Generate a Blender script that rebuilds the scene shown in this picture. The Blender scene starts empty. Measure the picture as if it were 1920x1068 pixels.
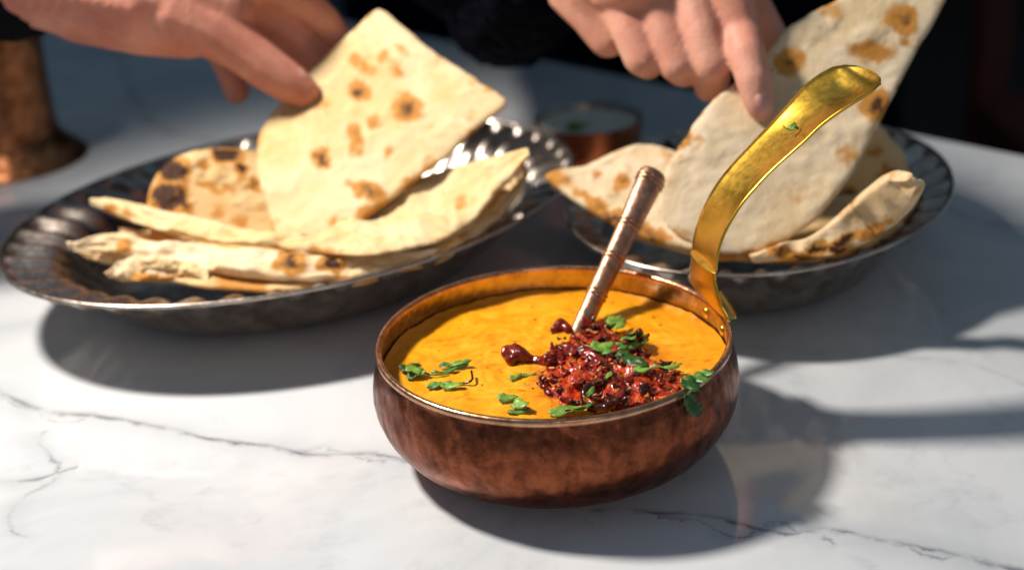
import bpy, bmesh, math, random
from mathutils import Vector, Matrix, noise as mn

random.seed(7)
sc = bpy.context.scene
col = sc.collection
PI = math.pi

# ------------------------------------------------------------------ camera
FPX, CX, CY = 2667.0, 960.0, 534.0
CAM = Vector((-0.01533, -0.51826, 0.29822))
PITCH, ROLL = 0.41051, -0.060
FW = Vector((0, math.cos(PITCH), -math.sin(PITCH)))
_rt = FW.cross(Vector((0, 0, 1))).normalized()
_up = _rt.cross(FW)
RT = _rt * math.cos(ROLL) + _up * math.sin(ROLL)
UP = -_rt * math.sin(ROLL) + _up * math.cos(ROLL)
cd = bpy.data.cameras.new('camera')
co = bpy.data.objects.new('camera', cd)
col.objects.link(co)
cd.sensor_width = 36
cd.lens = 36 * FPX / 1920
cd.clip_start, cd.clip_end = 0.02, 50
m = Matrix((RT, UP, -FW)).transposed().to_4x4()
m.translation = CAM
co.matrix_world = m
cd.dof.use_dof = True
cd.dof.focus_distance = 0.545
cd.dof.aperture_fstop = 5.6
cd.dof.aperture_blades = 0
sc.camera = co

# ------------------------------------------------------------------ light
w = bpy.data.worlds.new('World')
sc.world = w
w.use_nodes = True
bg = w.node_tree.nodes['Background']
bg.inputs[0].default_value = (0.33, 0.50, 0.68, 1)
bg.inputs[1].default_value = 0.26


def area(name, loc, target, size, power, colr, shape='DISK', size_y=None, spread=PI):
    l = bpy.data.lights.new(name, 'AREA')
    l.shape = shape
    l.size = size
    if size_y:
        l.size_y = size_y
    l.energy = power
    l.color = colr
    l.spread = spread
    o = bpy.data.objects.new(name, l)
    col.objects.link(o)
    o.location = loc
    o.rotation_euler = (Vector(target) - Vector(loc)).to_track_quat('-Z', 'Y').to_euler()
    return o


kl = bpy.data.lights.new('key_lamp', 'SPOT')
kl.energy = 44
kl.color = (1.0, 0.93, 0.85)
kl.shadow_soft_size = 0.05
kl.spot_size = math.radians(88)
kl.spot_blend = 1.0
ko = bpy.data.objects.new('key_lamp', kl)
col.objects.link(ko)
ko.location = (-0.45, 0.15, 0.68)
ko.rotation_euler = (Vector((0.05, 0.03, 0)) - ko.location).to_track_quat('-Z', 'Y').to_euler()
area('front_fill', (0.25, -1.30, 0.60), (0.05, 0.3, 0.0), 0.5, 1.7, (1.0, 0.84, 0.74), 'RECTANGLE', 0.3)  # added unseen fill light from behind the camera to lift the front faces

sc.view_settings.view_transform = 'Standard'
sc.view_settings.look = 'None'
sc.view_settings.exposure = 0.0
sc.view_settings.gamma = 1
sc.cycles.use_denoising = True
sc.cycles.max_bounces = 8
sc.cycles.caustics_reflective = True
sc.cycles.blur_glossy = 0.6
sc.cycles.sample_clamp_indirect = 3.0


# ------------------------------------------------------------------ projection helpers
def ray(px, py):
    return FW + RT * ((px - CX) / FPX) - UP * ((py - CY) / FPX)


def Z(px, py, z):
    d = ray(px, py)
    return CAM + d * ((z - CAM.z) / d.z)


def Y(px, py, y):
    d = ray(px, py)
    return CAM + d * ((y - CAM.y) / d.y)


def PL(px, py, p, n):
    d = ray(px, py)
    return CAM + d * ((Vector(p) - CAM).dot(n) / d.dot(n))


def fbm(x, y, z=0.0, o=4):
    return mn.fractal(Vector((x, y, z)), 0.6, 2.0, o)


# ------------------------------------------------------------------ object helpers
def link(name, me, mat=None, parent=None):
    o = bpy.data.objects.new(name, me)
    col.objects.link(o)
    if mat:
        me.materials.append(mat)
    if parent:
        o.parent = parent
    return o


def mk(name, verts, faces, mat, parent=None, smooth=True, attr=None):
    me = bpy.data.meshes.new(name)
    me.from_pydata([tuple(v) for v in verts], [], faces)
    if smooth:
        me.polygons.foreach_set('use_smooth', [True] * len(me.polygons))
    if attr:
        a = me.attributes.new('char', 'FLOAT', 'POINT')
        a.data.foreach_set('value', attr)
    me.update()
    return link(name, me, mat, parent)


def tag(o, label=None, cat=None, group=None, kind=None):
    if label: o['label'] = label
    if cat: o['category'] = cat
    if group: o['group'] = group
    if kind: o['kind'] = kind
    return o


def empty(name, loc, label, cat, group=None):
    o = bpy.data.objects.new(name, None)
    col.objects.link(o)
    o.empty_display_size = 0.02
    o.location = loc
    return tag(o, label, cat, group)


def under(o, root):
    """parent a world-space mesh under an Empty, keeping its place"""
    o.parent = root
    for v in o.data.vertices:
        v.co -= Vector(root.location)
    return o


def lathe(prof, n=128, cx=0, cy=0, fn=None):
    """closed profile list of (r,z) -> verts, faces"""
    V, Fc = [], []
    m_ = len(prof)
    for i in range(n):
        a = 2 * PI * i / n
        for (r, z) in prof:
            if fn: r, z = fn(a, r, z)
            V.append((cx + r * math.cos(a), cy + r * math.sin(a), z))
    for i in range(n):
        j = (i + 1) % n
        for k in range(m_ - 1):
            Fc.append((i * m_ + k, j * m_ + k, j * m_ + k + 1, i * m_ + k + 1))
    return V, Fc


def spline(pts, n, closed=False):
    """Catmull-Rom resample of tuples/Vectors to n points, uniform in length"""
    P = [Vector(p) for p in pts]
    out = []
    L = len(P)
    segs = L if closed else L - 1
    for i in range(segs):
        p0 = P[(i - 1) % L] if closed or i > 0 else P[0] * 2 - P[1]
        p1 = P[i]
        p2 = P[(i + 1) % L]
        p3 = P[(i + 2) % L] if closed or i + 2 < L else P[-1] * 2 - P[-2]
        for s in range(16):
            t = s / 16
            out.append(0.5 * ((2 * p1) + (p2 - p0) * t + (2 * p0 - 5 * p1 + 4 * p2 - p3) * t * t
                              + (3 * p1 - p0 - 3 * p2 + p3) * t ** 3))
    if closed:
        out.append(out[0].copy())
    else:
        out.append(P[-1].copy())
    d = [0.0]
    for i in range(1, len(out)):
        d.append(d[-1] + (out[i] - out[i - 1]).length)
    res, k = [], 0
    cnt = n if closed else n - 1
    for i in range(n):
        s = d[-1] * i / cnt
        while k < len(d) - 2 and d[k + 1] < s: k += 1
        f = (s - d[k]) / max(1e-9, d[k + 1] - d[k])
        res.append(out[k].lerp(out[k + 1], f))
    return res


# ------------------------------------------------------------------ materials
class NT:
    def __init__(s, name):
        s.m = bpy.data.materials.new(name)
        s.m.use_nodes = True
        s.t = s.m.node_tree
        s.n = s.t.nodes
        s.b = s.n['Principled BSDF']

    def node(s, typ, **kw):
        nd = s.n.new(typ)
        for k, v in kw.items():
            if k.startswith('i_'):
                key = k[2:]
                key = int(key) if key.isdigit() else key.replace('_', ' ')
                s.inp(nd, key, v)
            else:
                setattr(nd, k, v)
        return nd

    def inp(s, nd, key, v):
        if hasattr(v, 'is_linked') or hasattr(v, 'links'):
            s.t.links.new(v, nd.inputs[key])
        else:
            nd.inputs[key].default_value = v

    def set(s, **kw):
        for k, v in kw.items():
            s.inp(s.b, k.replace('_', ' '), v)

    def coord(s, which='Object'):
        return s.node('ShaderNodeTexCoord').outputs[which]

    def noise(s, scale, detail=4, rough=0.5, dist=0.0, vec=None):
        nd = s.node('ShaderNodeTexNoise')
        nd.inputs['Scale'].default_value = scale
        nd.inputs['Detail'].default_value = detail
        nd.inputs['Roughness'].default_value = rough
        nd.inputs['Distortion'].default_value = dist
        s.t.links.new(vec or s.coord(), nd.inputs['Vector'])
        return nd.outputs['Fac']

    def voro(s, scale, vec=None, feature='F1', out='Distance'):
        nd = s.node('ShaderNodeTexVoronoi', feature=feature)
        nd.inputs['Scale'].default_value = scale
        s.t.links.new(vec or s.coord(), nd.inputs['Vector'])
        return nd.outputs[out]

    def ramp(s, fac, stops, interp='LINEAR'):
        nd = s.node('ShaderNodeValToRGB')
        nd.color_ramp.interpolation = interp
        e = nd.color_ramp.elements
        while len(e) < len(stops): e.new(0.5)
        for el, (p, c) in zip(e, stops):
            el.position = p
            el.color = (c, c, c, 1) if isinstance(c, (int, float)) else (*c, 1)
        s.t.links.new(fac, nd.inputs[0])
        return nd.outputs[0]

    def mix(s, fac, a, b, mode='MIX'):
        nd = s.node('ShaderNodeMix', data_type='RGBA', blend_type=mode)
        for key, v in ((0, fac), (6, a), (7, b)):
            if isinstance(v, tuple) and len(v) == 3: v = (*v, 1)
            if hasattr(v, 'links'):
                s.t.links.new(v, nd.inputs[key])
            else:
                nd.inputs[key].default_value = v
        return nd.outputs[2]

    def math(s, op, a, b=0.0, c=0.0):
        nd = s.node('ShaderNodeMath', operation=op)
        for i, v in enumerate((a, b, c)):
            if hasattr(v, 'links'):
                s.t.links.new(v, nd.inputs[i])
            else:
                nd.inputs[i].default_value = v
        return nd.outputs[0]

    def bump(s, h, strength=0.3, dist=0.001, normal=None):
        nd = s.node('ShaderNodeBump')
        nd.inputs['Strength'].default_value = strength
        nd.inputs['Distance'].default_value = dist
        s.t.links.new(h, nd.inputs['Height'])
        if normal: s.t.links.new(normal, nd.inputs['Normal'])
        s.t.links.new(nd.outputs[0], s.b.inputs['Normal'])
        return nd.outputs[0]


def flat_mat(name, c, rough=0.6, metal=0.0, nscale=0, amt=0.3):
    t = NT(name)
    t.set(Base_Color=(*c, 1), Roughness=rough, Metallic=metal)
    if nscale:
        f = t.noise(nscale, 5, 0.6)
        dark = tuple(x * (1 - amt) for x in c)
        t.set(Base_Color=t.ramp(f, [(0.3, dark), (0.7, c)]))
    return t.m


def copper_mat(name, base, dark, rough=(0.25, 0.5), dent=190, dent_s=0.5):
    t = NT(name)
    big = t.noise(95, 7, 0.75, 0.4)
    fine = t.noise(170, 5, 0.7)
    mp = t.node('ShaderNodeMapping')
    mp.inputs['Scale'].default_value = (1, 1, 0.6)
    t.t.links.new(t.coord(), mp.inputs[0])
    streak = t.noise(160, 4, 0.6, 0, mp.outputs[0])
    c = t.ramp(big, [(0.32, dark), (0.52, base), (0.72, tuple(min(1, x * 1.25) for x in base))])
    c = t.mix(t.ramp(streak, [(0.45, 0.0), (0.65, 0.5)]), c, dark)
    c = t.mix(t.ramp(fine, [(0.62, 0.0), (0.75, 0.5)]), c, tuple(min(1, x * 1.7 + 0.05) for x in base))
    t.set(Base_Color=c, Metallic=1.0,
          Roughness=t.ramp(fine, [(0.3, rough[0]), (0.7, rough[1])]))
    v = t.voro(dent, mp.outputs[0], 'SMOOTH_F1')
    h = t.math('ADD', v, t.math('MULTIPLY', fine, 0.35))
    t.bump(h, dent_s, 0.0016)
    return t.m


def steel_mat():
    t = NT('worn_steel')
    f = t.noise(60, 5, 0.6, 0.4)
    g = t.noise(420, 3, 0.6)
    t.set(Base_Color=t.ramp(f, [(0.35, (0.34, 0.27, 0.22)), (0.65, (0.58, 0.51, 0.45))]), Metallic=1.0,
          Roughness=t.ramp(g, [(0.3, 0.25), (0.7, 0.38)]))
    t.bump(f, 0.12, 0.001)
    return t.m


def brass_mat():
    t = NT('worn_brass')
    f = t.noise(45, 5, 0.65, 0.5)
    g = t.noise(330, 4, 0.7)
    c = t.ramp(f, [(0.3, (0.62, 0.35, 0.04)), (0.5, (0.70, 0.42, 0.055)), (0.75, (0.76, 0.47, 0.07))])
    c = t.mix(t.ramp(g, [(0.66, 0.0), (0.74, 0.5)]), c, (0.35, 0.18, 0.02))
    t.set(Base_Color=c, Metallic=1.0, Roughness=t.ramp(g, [(0.35, 0.28), (0.7, 0.38)]))
    t.bump(t.math('ADD', f, t.math('MULTIPLY', g, 0.25)), 0.12, 0.0004)
    return t.m


def naan_mat(name, base, pale, seed):
    t = NT(name)
    mp = t.node('ShaderNodeMapping')
    mp.inputs['Location'].default_value = (seed * 1.7, seed * 0.9, seed)
    t.t.links.new(t.coord(), mp.inputs[0])
    v = mp.outputs[0]
    a = t.noise(26, 5, 0.6, 0.5, v)
    b = t.noise(95, 5, 0.65, 0.3, v)
    g = t.noise(700, 3, 0.7, 0, v)
    c = t.ramp(a, [(0.35, base), (0.6, pale)])
    c = t.mix(t.ramp(b, [(0.56, 0.0), (0.72, 0.55)]), c, (0.60, 0.36, 0.10))
    c = t.mix(t.ramp(g, [(0.60, 0.0), (0.75, 0.30)]), c, (0.52, 0.36, 0.16))
    at = t.node('ShaderNodeAttribute', attribute_name='char').outputs['Fac']
    k = t.math('ADD', at, t.math('MULTIPLY', t.math('SUBTRACT', b, 0.5), 1.1))
    k = t.math('MULTIPLY', k, t.math('GREATER_THAN', at, 0.02))
    c = t.mix(t.ramp(k, [(0.10, 0.0), (0.45, 1.0)]), c, (0.50, 0.22, 0.04))
    c = t.mix(t.ramp(k, [(0.68, 0.0), (1.0, 1.0)]), c, (0.055, 0.018, 0.006))
    t.set(Base_Color=c, Roughness=0.72, Specular_IOR_Level=0.25, Subsurface_Weight=0.12, Subsurface_Scale=0.004)
    t.b.inputs['Subsurface Radius'].default_value = (1.0, 0.5, 0.25)
    h = t.math('ADD', t.math('MULTIPLY', a, 1.2), t.math('ADD', b, t.math('MULTIPLY', g, 0.22)))
    t.bump(h, 0.55, 0.0016)
    return t.m


def skin_mat(name, c, c2):
    t = NT(name)
    f = t.noise(38, 5, 0.6, 0.3)
    g = t.noise(600, 3, 0.6)
    t.set(Base_Color=t.ramp(f, [(0.35, c2), (0.65, c)]), Roughness=0.58,
          Subsurface_Weight=0.12, Subsurface_Scale=0.003)
    t.b.inputs['Subsurface Radius'].default_value = (1.0, 0.35, 0.2)
    t.bump(t.math('ADD', t.math('MULTIPLY', f, 1.5), g), 0.4, 0.001)
    return t.m


def leaf_mat(name, c):
    t = NT(name)
    f = t.noise(300, 4, 0.6)
    t.set(Base_Color=t.ramp(f, [(0.35, tuple(x * 0.45 for x in c)), (0.65, c)]), Roughness=0.38,
          Subsurface_Weight=0.3, Subsurface_Scale=0.001)
    t.bump(f, 0.4, 0.0006)
    return t.m


M = {}
M['copper'] = copper_mat('hammered_copper', (0.27, 0.078, 0.036), (0.08, 0.022, 0.010), (0.26, 0.44))
M['copper_lip'] = copper_mat('copper_lip', (0.62, 0.34, 0.20), (0.34, 0.15, 0.08), (0.2, 0.35), 400, 0.1)
M['copper_spoon'] = copper_mat('copper_spoon', (0.55, 0.30, 0.20), (0.30, 0.14, 0.08), (0.36, 0.52), 500, 0.12)
M['copper_cup'] = copper_mat('copper_cup', (0.48, 0.19, 0.08), (0.18, 0.06, 0.03), (0.25, 0.45), 120, 0.7)
M['copper_red'] = copper_mat('copper_red', (0.50, 0.14, 0.05), (0.22, 0.05, 0.02), (0.3, 0.5), 150, 0.4)
M['tin'] = copper_mat('tinned_inside', (0.50, 0.37, 0.22), (0.26, 0.16, 0.08), (0.22, 0.36), 300, 0.15)
M['steel'] = steel_mat()
M['pewter'] = steel_mat()
M['pewter'].name = 'dark_pewter'
for nd_ in M['pewter'].node_tree.nodes:
    if nd_.type == 'VALTORGB' and nd_.color_ramp.elements[1].position > 0.6 and nd_.color_ramp.elements[1].color[0] > 0.5:
        nd_.color_ramp.elements[0].color = (0.26, 0.21, 0.17, 1)
        nd_.color_ramp.elements[1].color = (0.54, 0.47, 0.41, 1)
M['brass'] = brass_mat()
M['naan_a'] = naan_mat('naan_dough_golden', (0.66, 0.46, 0.20), (0.74, 0.58, 0.34), 1)
M['naan_b'] = naan_mat('naan_dough_pale', (0.70, 0.50, 0.27), (0.80, 0.65, 0.44), 4)
M['naan_c'] = naan_mat('naan_dough_toasted', (0.62, 0.37, 0.13), (0.70, 0.50, 0.26), 8)
M['naan_d'] = naan_mat('naan_dough_flour', (0.66, 0.50, 0.29), (0.76, 0.62, 0.43), 12)
M['skin_l'] = skin_mat('skin_ruddy', (0.68, 0.30, 0.21), (0.52, 0.17, 0.11))
M['skin_r'] = skin_mat('skin_warm', (0.68, 0.35, 0.25), (0.58, 0.23, 0.15))
M['nail'] = flat_mat('fingernail', (0.68, 0.33, 0.28), 0.3)
M['leaf_d'] = leaf_mat('coriander_dark', (0.035, 0.13, 0.02))
M['leaf_l'] = leaf_mat('coriander_bright', (0.24, 0.44, 0.06))
M['leaf_m'] = leaf_mat('coriander_mid', (0.12, 0.31, 0.05))
M['navy'] = flat_mat('navy_wool', (0.0022, 0.0032, 0.009), 0.95, 0, 60)
M['black'] = flat_mat('black_cloth', (0.006, 0.007, 0.009), 0.9, 0, 60)
for k_ in ('navy', 'black'):
    M[k_].node_tree.nodes['Principled BSDF'].inputs['Specular IOR Level'].default_value = 0.05
M['wood'] = flat_mat('dark_mahogany', (0.13, 0.022, 0.012), 0.45, 0, 12, 0.6)
M['wall'] = flat_mat('dark_wall', (0.02, 0.013, 0.012), 0.8, 0, 3)
M['floor'] = flat_mat('dark_floor', (0.03, 0.02, 0.018), 0.7, 0, 4)
M['bench'] = flat_mat('slate_upholstery', (0.09, 0.12, 0.16), 0.85, 0, 20)


def soup_mat():
    t = NT('lentil_soup')
    a = t.noise(55, 6, 0.6, 1.2)
    b = t.noise(260, 4, 0.6, 0.5)
    mp = t.node('ShaderNodeMapping')
    mp.inputs['Scale'].default_value = (1, 2.4, 1)
    mp.inputs['Rotation'].default_value = (0, 0, 0.2)
    t.t.links.new(t.coord(), mp.inputs[0])
    s = t.noise(70, 5, 0.7, 1.5, mp.outputs[0])
    c = t.ramp(a, [(0.3, (0.72, 0.26, 0.004)), (0.5, (0.84, 0.37, 0.010)), (0.72, (0.90, 0.48, 0.035))])
    c = t.mix(t.ramp(s, [(0.575, 0.0), (0.68, 0.75)]), c, (0.50, 0.09, 0.006))
    c = t.mix(t.ramp(b, [(0.66, 0.0), (0.72, 0.6)]), c, (0.35, 0.10, 0.01))
    dv = t.node('ShaderNodeVectorMath', operation='DISTANCE')
    t.t.links.new(t.coord(), dv.inputs[0])
    dv.inputs[1].default_value = Z(1135, 700, 0.0375)
    halo = t.math('ADD', dv.outputs['Value'], t.math('MULTIPLY', t.math('SUBTRACT', t.noise(70, 5, 0.7, 0.6), 0.5), 0.05))
    c = t.mix(t.ramp(halo, [(0.016, 0.85), (0.036, 0.0)]), c, (0.52, 0.085, 0.004))
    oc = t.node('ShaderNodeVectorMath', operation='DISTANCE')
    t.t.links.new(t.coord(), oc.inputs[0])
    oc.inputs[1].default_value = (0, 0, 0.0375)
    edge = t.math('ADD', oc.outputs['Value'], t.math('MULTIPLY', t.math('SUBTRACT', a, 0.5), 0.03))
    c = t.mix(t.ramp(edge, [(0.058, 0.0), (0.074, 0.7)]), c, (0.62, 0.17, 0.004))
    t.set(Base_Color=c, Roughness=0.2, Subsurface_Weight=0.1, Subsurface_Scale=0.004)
    t.b.inputs['Subsurface Radius'].default_value = (1.0, 0.4, 0.05)
    h = t.math('ADD', a, t.math('MULTIPLY', b, 0.4))
    t.bump(h, 0.55, 0.0016)
    return t.m


def oil_mat():
    t = NT('chilli_oil')
    a = t.noise(180, 5, 0.6, 1.0)
    c = t.ramp(a, [(0.32, (0.22, 0.007, 0.002)), (0.5, (0.46, 0.022, 0.003)), (0.66, (0.72, 0.13, 0.006))])
    t.set(Base_Color=c, Roughness=0.10, Coat_Weight=0.6, Coat_Roughness=0.05)
    t.bump(a, 0.8, 0.0022)
    return t.m


M['soup'] = soup_mat()
M['oil'] = oil_mat()
M['chilli'] = flat_mat('fried_chilli_skin', (0.30, 0.014, 0.003), 0.26, 0, 330, 0.9)
M['chilli_dark'] = flat_mat('burnt_chilli', (0.045, 0.006, 0.003), 0.2, 0, 260, 0.6)
M['onion'] = flat_mat('fried_onion', (0.58, 0.16, 0.03), 0.25, 0, 260, 0.5)
M['garlic'] = flat_mat('garlic_flake', (0.75, 0.45, 0.20), 0.25, 0, 260, 0.3)
M['seed'] = flat_mat('black_mustard', (0.03, 0.015, 0.008), 0.3)


def yogurt_mat():
    t = NT('yogurt')
    f = t.noise(60, 4, 0.6)
    t.set(Base_Color=t.ramp(f, [(0.3, (0.72, 0.73, 0.62)), (0.7, (0.86, 0.86, 0.76))]), Roughness=0.35)
    t.bump(f, 0.5, 0.002)
    return t.m


M['yogurt'] = yogurt_mat()


def marble_mat():
    t = NT('white_marble')
    co_ = t.coord()
    sep = t.node('ShaderNodeSeparateXYZ')
    t.t.links.new(co_, sep.inputs[0])
    X, Yc = sep.outputs[0], sep.outputs[1]
    wob = t.math('MULTIPLY', t.math('SUBTRACT', t.noise(34, 7, 0.7), 0.5), 0.034)
    wob2 = t.math('MULTIPLY', t.math('SUBTRACT', t.noise(90, 4, 0.7), 0.5), 0.008)
    wobs = t.math('ADD', wob, wob2)
    brk = t.noise(34, 4, 0.7)
    brk2 = t.noise(60, 4, 0.7)

    def vein(pts, axis, width, strength, wobk=1.0):
        # centre line of the vein as a function of x (or of y), a mineral seam in the slab
        P = [Z(px, py, 0) for px, py in pts]
        if axis == 'y':
            P = [Vector((p.y, p.x, 0)) for p in P]
        P.sort(key=lambda p: p.x)
        x0, x1 = P[0].x, P[-1].x
        y0 = min(p.y for p in P) - 0.01
        y1 = max(p.y for p in P) + 0.01
        fc = t.node('ShaderNodeFloatCurve')
        cv = fc.mapping.curves[0]
        while len(cv.points) < len(P): cv.points.new(0.5, 0.5)
        for cp, p in zip(cv.points, P):
            cp.location = ((p.x - x0) / (x1 - x0), (p.y - y0) / (y1 - y0))
        fc.mapping.update()
        a, b = (X, Yc) if axis == 'x' else (Yc, X)
        u = t.math('DIVIDE', t.math('SUBTRACT', a, x0), x1 - x0)
        t.t.links.new(u, fc.inputs['Value'])
        yy = t.math('ADD', t.math('MULTIPLY', fc.outputs[0], y1 - y0), y0)
        d = t.math('ABSOLUTE', t.math('ADD', t.math('SUBTRACT', b, yy), t.math('MULTIPLY', wobs, wobk)))
        line = t.ramp(t.math('DIVIDE', d, t.math('MULTIPLY', t.ramp(brk2, [(0.3, 0.35), (0.7, 1.0)]), width * 2.6)), [(0.0, 1.0), (0.25, 0.6), (0.6, 0.18), (1.0, 0.0)])
        soft = t.math('MULTIPLY', t.ramp(t.math('DIVIDE', d, width * 7), [(0.0, 1.0), (1.0, 0.0)]), 0.20)
        line = t.math('MULTIPLY', line, t.ramp(brk, [(0.40, 0.06), (0.60, 1.0)]))
        ends = t.math('MULTIPLY', t.ramp(u, [(0.0, 0.0), (0.03, 1.0)]), t.ramp(u, [(0.97, 1.0), (1.0, 0.0)]))
        return t.math('MULTIPLY', t.math('MULTIPLY', t.math('ADD', line, soft), ends), strength)

    veins = [
        vein([(-60, 712), (30, 748), (95, 772), (180, 778), (300, 800), (400, 822), (500, 835), (600, 852), (700, 850), (780, 872)], 'x', 0.0022, 0.95, 0.35),
        vein([(1100, 955), (1210, 958), (1330, 968), (1400, 982), (1480, 998), (1560, 992), (1640, 1010), (1760, 1030), (1850, 1055), (1990, 1075)], 'x', 0.0020, 1.0, 0.35),
        vein([(-60, 905), (0, 905), (60, 898), (112, 884), (150, 872)], 'x', 0.0016, 0.9, 0.3),
        vein([(60, 1010), (20, 950), (108, 890), (85, 845), (70, 820), (120, 800)], 'y', 0.0014, 0.7, 0.5),
        vein([(1210, 960), (1300, 975), (1380, 1000), (1440, 975), (1500, 990), (1570, 1012)], 'x', 0.0012, 0.7, 0.8),
        vein([(560, 845), (620, 842), (680, 858), (730, 862)], 'x', 0.0016, 0.7, 0.8),
        vein([(0, 745), (60, 768), (120, 790), (180, 776)], 'x', 0.0012, 0.6, 0.8),
        vein([(1700, 1024), (1760, 1040), (1830, 1046), (1900, 1068)], 'x', 0.0016, 0.8, 0.8),
        vein([(1500, 300), (1620, 330), (1760, 380), (1850, 420), (1990, 420)], 'x', 0.004, 0.7, 0.6),
        vein([(1380, 640), (1500, 660), (1660, 665), (1800, 680), (1960, 740)], 'x', 0.003, 0.3, 0.6),
        vein([(380, 350), (460, 300), (300, 240), (260, 190), (210, 60)], 'y', 0.006, 0.5, 1.0),
    ]
    tot = veins[0]
    for v_ in veins[1:]:
        tot = t.math('MAXIMUM', tot, v_)
    # faint cloudy web everywhere
    web = t.math('ABSOLUTE', t.math('SUBTRACT', t.noise(7, 7, 0.6, 0.6), 0.5))
    webf = t.math('MULTIPLY', t.ramp(web, [(0.0, 1.0), (0.035, 0.0)]), t.ramp(brk2, [(0.45, 0.0), (0.7, 0.22)]))
    tot = t.math('MAXIMUM', tot, webf)
    cloud = t.noise(9, 5, 0.6, 0.8)
    base = t.ramp(cloud, [(0.35, (0.54, 0.56, 0.58)), (0.6, (0.66, 0.67, 0.685))])
    c = t.mix(t.ramp(tot, [(0.0, 0.0), (1.0, 0.9)]), base, (0.16, 0.165, 0.185))
    t.set(Base_Color=c, Roughness=0.05, IOR=1.75)
    t.set(Roughness=t.ramp(t.noise(22, 5, 0.7, 0.5), [(0.3, 0.035), (0.7, 0.12)]))
    t.bump(t.noise(14, 3, 0.5), 0.03, 0.002)
    return t.m


M['marble'] = marble_mat()

# ------------------------------------------------------------------ setting: table, floor, wall
E0, E1 = Z(1920, 290, 0), Z(900, 88, 0)      # far edge of the slab runs through these
ed = (E1 - E0).normalized()
en = Vector((-ed.y, ed.x, 0))
if en.y > 0: en = -en                         # pointing towards the camera side
c0 = E0 - ed * 0.55
A = [c0, c0 + ed * 1.75, c0 + ed * 1.75 + en * 1.25, c0 + en * 1.25]
bm = bmesh.new()
vs = [bm.verts.new((p.x, p.y, 0)) for p in A]
f = bm.faces.new(vs)
if f.normal.z < 0: f.normal_flip()
r_ = bmesh.ops.extrude_face_region(bm, geom=[f])
bmesh.ops.translate(bm, verts=[v for v in r_['geom'] if isinstance(v, bmesh.types.BMVert)], vec=(0, 0, -0.03))
bmesh.ops.recalc_face_normals(bm, faces=bm.faces[:])
bmesh.ops.bevel(bm, geom=[e for e in bm.edges], offset=0.003, segments=2, profile=0.5, affect='EDGES')
me = bpy.data.meshes.new('marble_tabletop')
bm.to_mesh(me)
tag(link('marble_tabletop', me, M['marble']), 'polished white marble tabletop with thin grey veins', kind='structure')


def box(name, c, s, mat, parent=None, rz=0, bev=0.0):
    bm = bmesh.new()
    bmesh.ops.create_cube(bm, size=1)
    bmesh.ops.scale(bm, vec=s, verts=bm.verts)
    if bev:
        bmesh.ops.bevel(bm, geom=bm.edges[:], offset=bev, segments=3, profile=0.5, affect='EDGES')
    bmesh.ops.rotate(bm, cent=(0, 0, 0), matrix=Matrix.Rotation(rz, 3, 'Z'), verts=bm.verts)
    bmesh.ops.translate(bm, vec=c, verts=bm.verts)
    me = bpy.data.meshes.new(name)
    bm.to_mesh(me)
    for p in me.polygons: p.use_smooth = bool(bev)
    return link(name, me, mat, parent)


box('floor', (0, 1.0, -0.77), (8, 8, 0.04), M['floor'])['kind'] = 'structure'
box('back_wall', (0, 3.6, 0.6), (8, 0.1, 2.7), M['wall'])['kind'] = 'structure'

# slate bench behind the left of the table
be = empty('bench', (-0.45, 1.75, -0.75), 'slate blue padded bench behind the far left of the table', 'bench')
under(box('seat', (-0.45, 1.55, -0.38), (1.5, 0.55, 0.14), M['bench'], bev=0.03), be)
under(box('backrest', (-0.45, 1.83, 0.02), (1.5, 0.12, 0.66), M['bench'], bev=0.03), be)
under(box('plinth', (-0.45, 1.58, -0.60), (1.45, 0.5, 0.29), M['wood']), be)
# dark wooden chair at the far right
ch = empty('wooden_chair', (0.86, 1.15, -0.75), 'dark red-brown wooden chair in the gloom beyond the right end of the table', 'chair')
under(box('seat', (0.86, 1.15, -0.30), (0.46, 0.44, 0.04), M['wood'], bev=0.01), ch)
for sx in (-1, 1):
    under(box('back_post', (0.86 + sx * 0.21, 1.36, -0.14), (0.045, 0.045, 1.22), M['wood'], bev=0.008), ch)
    under(box('front_leg', (0.86 + sx * 0.21, 0.95, -0.535), (0.045, 0.045, 0.43), M['wood'], bev=0.008), ch)
for k in range(4):
    under(box('back_rail', (0.86, 1.36, 0.0 + k * 0.14), (0.37, 0.025, 0.07), M['wood'], bev=0.008), ch)


# ------------------------------------------------------------------ copper pot
POT = Vector((0, 0, 0))
pot = empty('copper_pot', POT, 'round hammered copper serving pot full of yellow dal with a tall brass handle', 'pot')
RIMZ = 0.0500
UZ = 0.0045
outer = [(0.0, 0.0), (0.030, 0.0), (0.044, 0.0004), (0.053, 0.0024), (0.0605, 0.0062), (0.0665, 0.0110), (0.0708, 0.0170), (0.0735, 0.0235),
         (0.0744, 0.0300), (0.0739, 0.0365), (0.0727, 0.0420), (0.0712, 0.0470)]
op = [Vector((a, b, 0)) for a, b in outer]
op = [(p.x, p.y) for p in spline(op[2:], 60)]
op = [(0.0005, 0.0), (0.03, 0.0)] + op


def dent(a, r, z):
    if 0.004 < z < 0.046:
        n_ = mn.noise(Vector((math.cos(a) * r * 95, math.sin(a) * r * 95, z * 95))) * 0.0003 + mn.noise(Vector((math.cos(a) * r * 210, math.sin(a) * r * 210, z * 210))) * 0.00022
        r += n_
    return r, z


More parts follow.
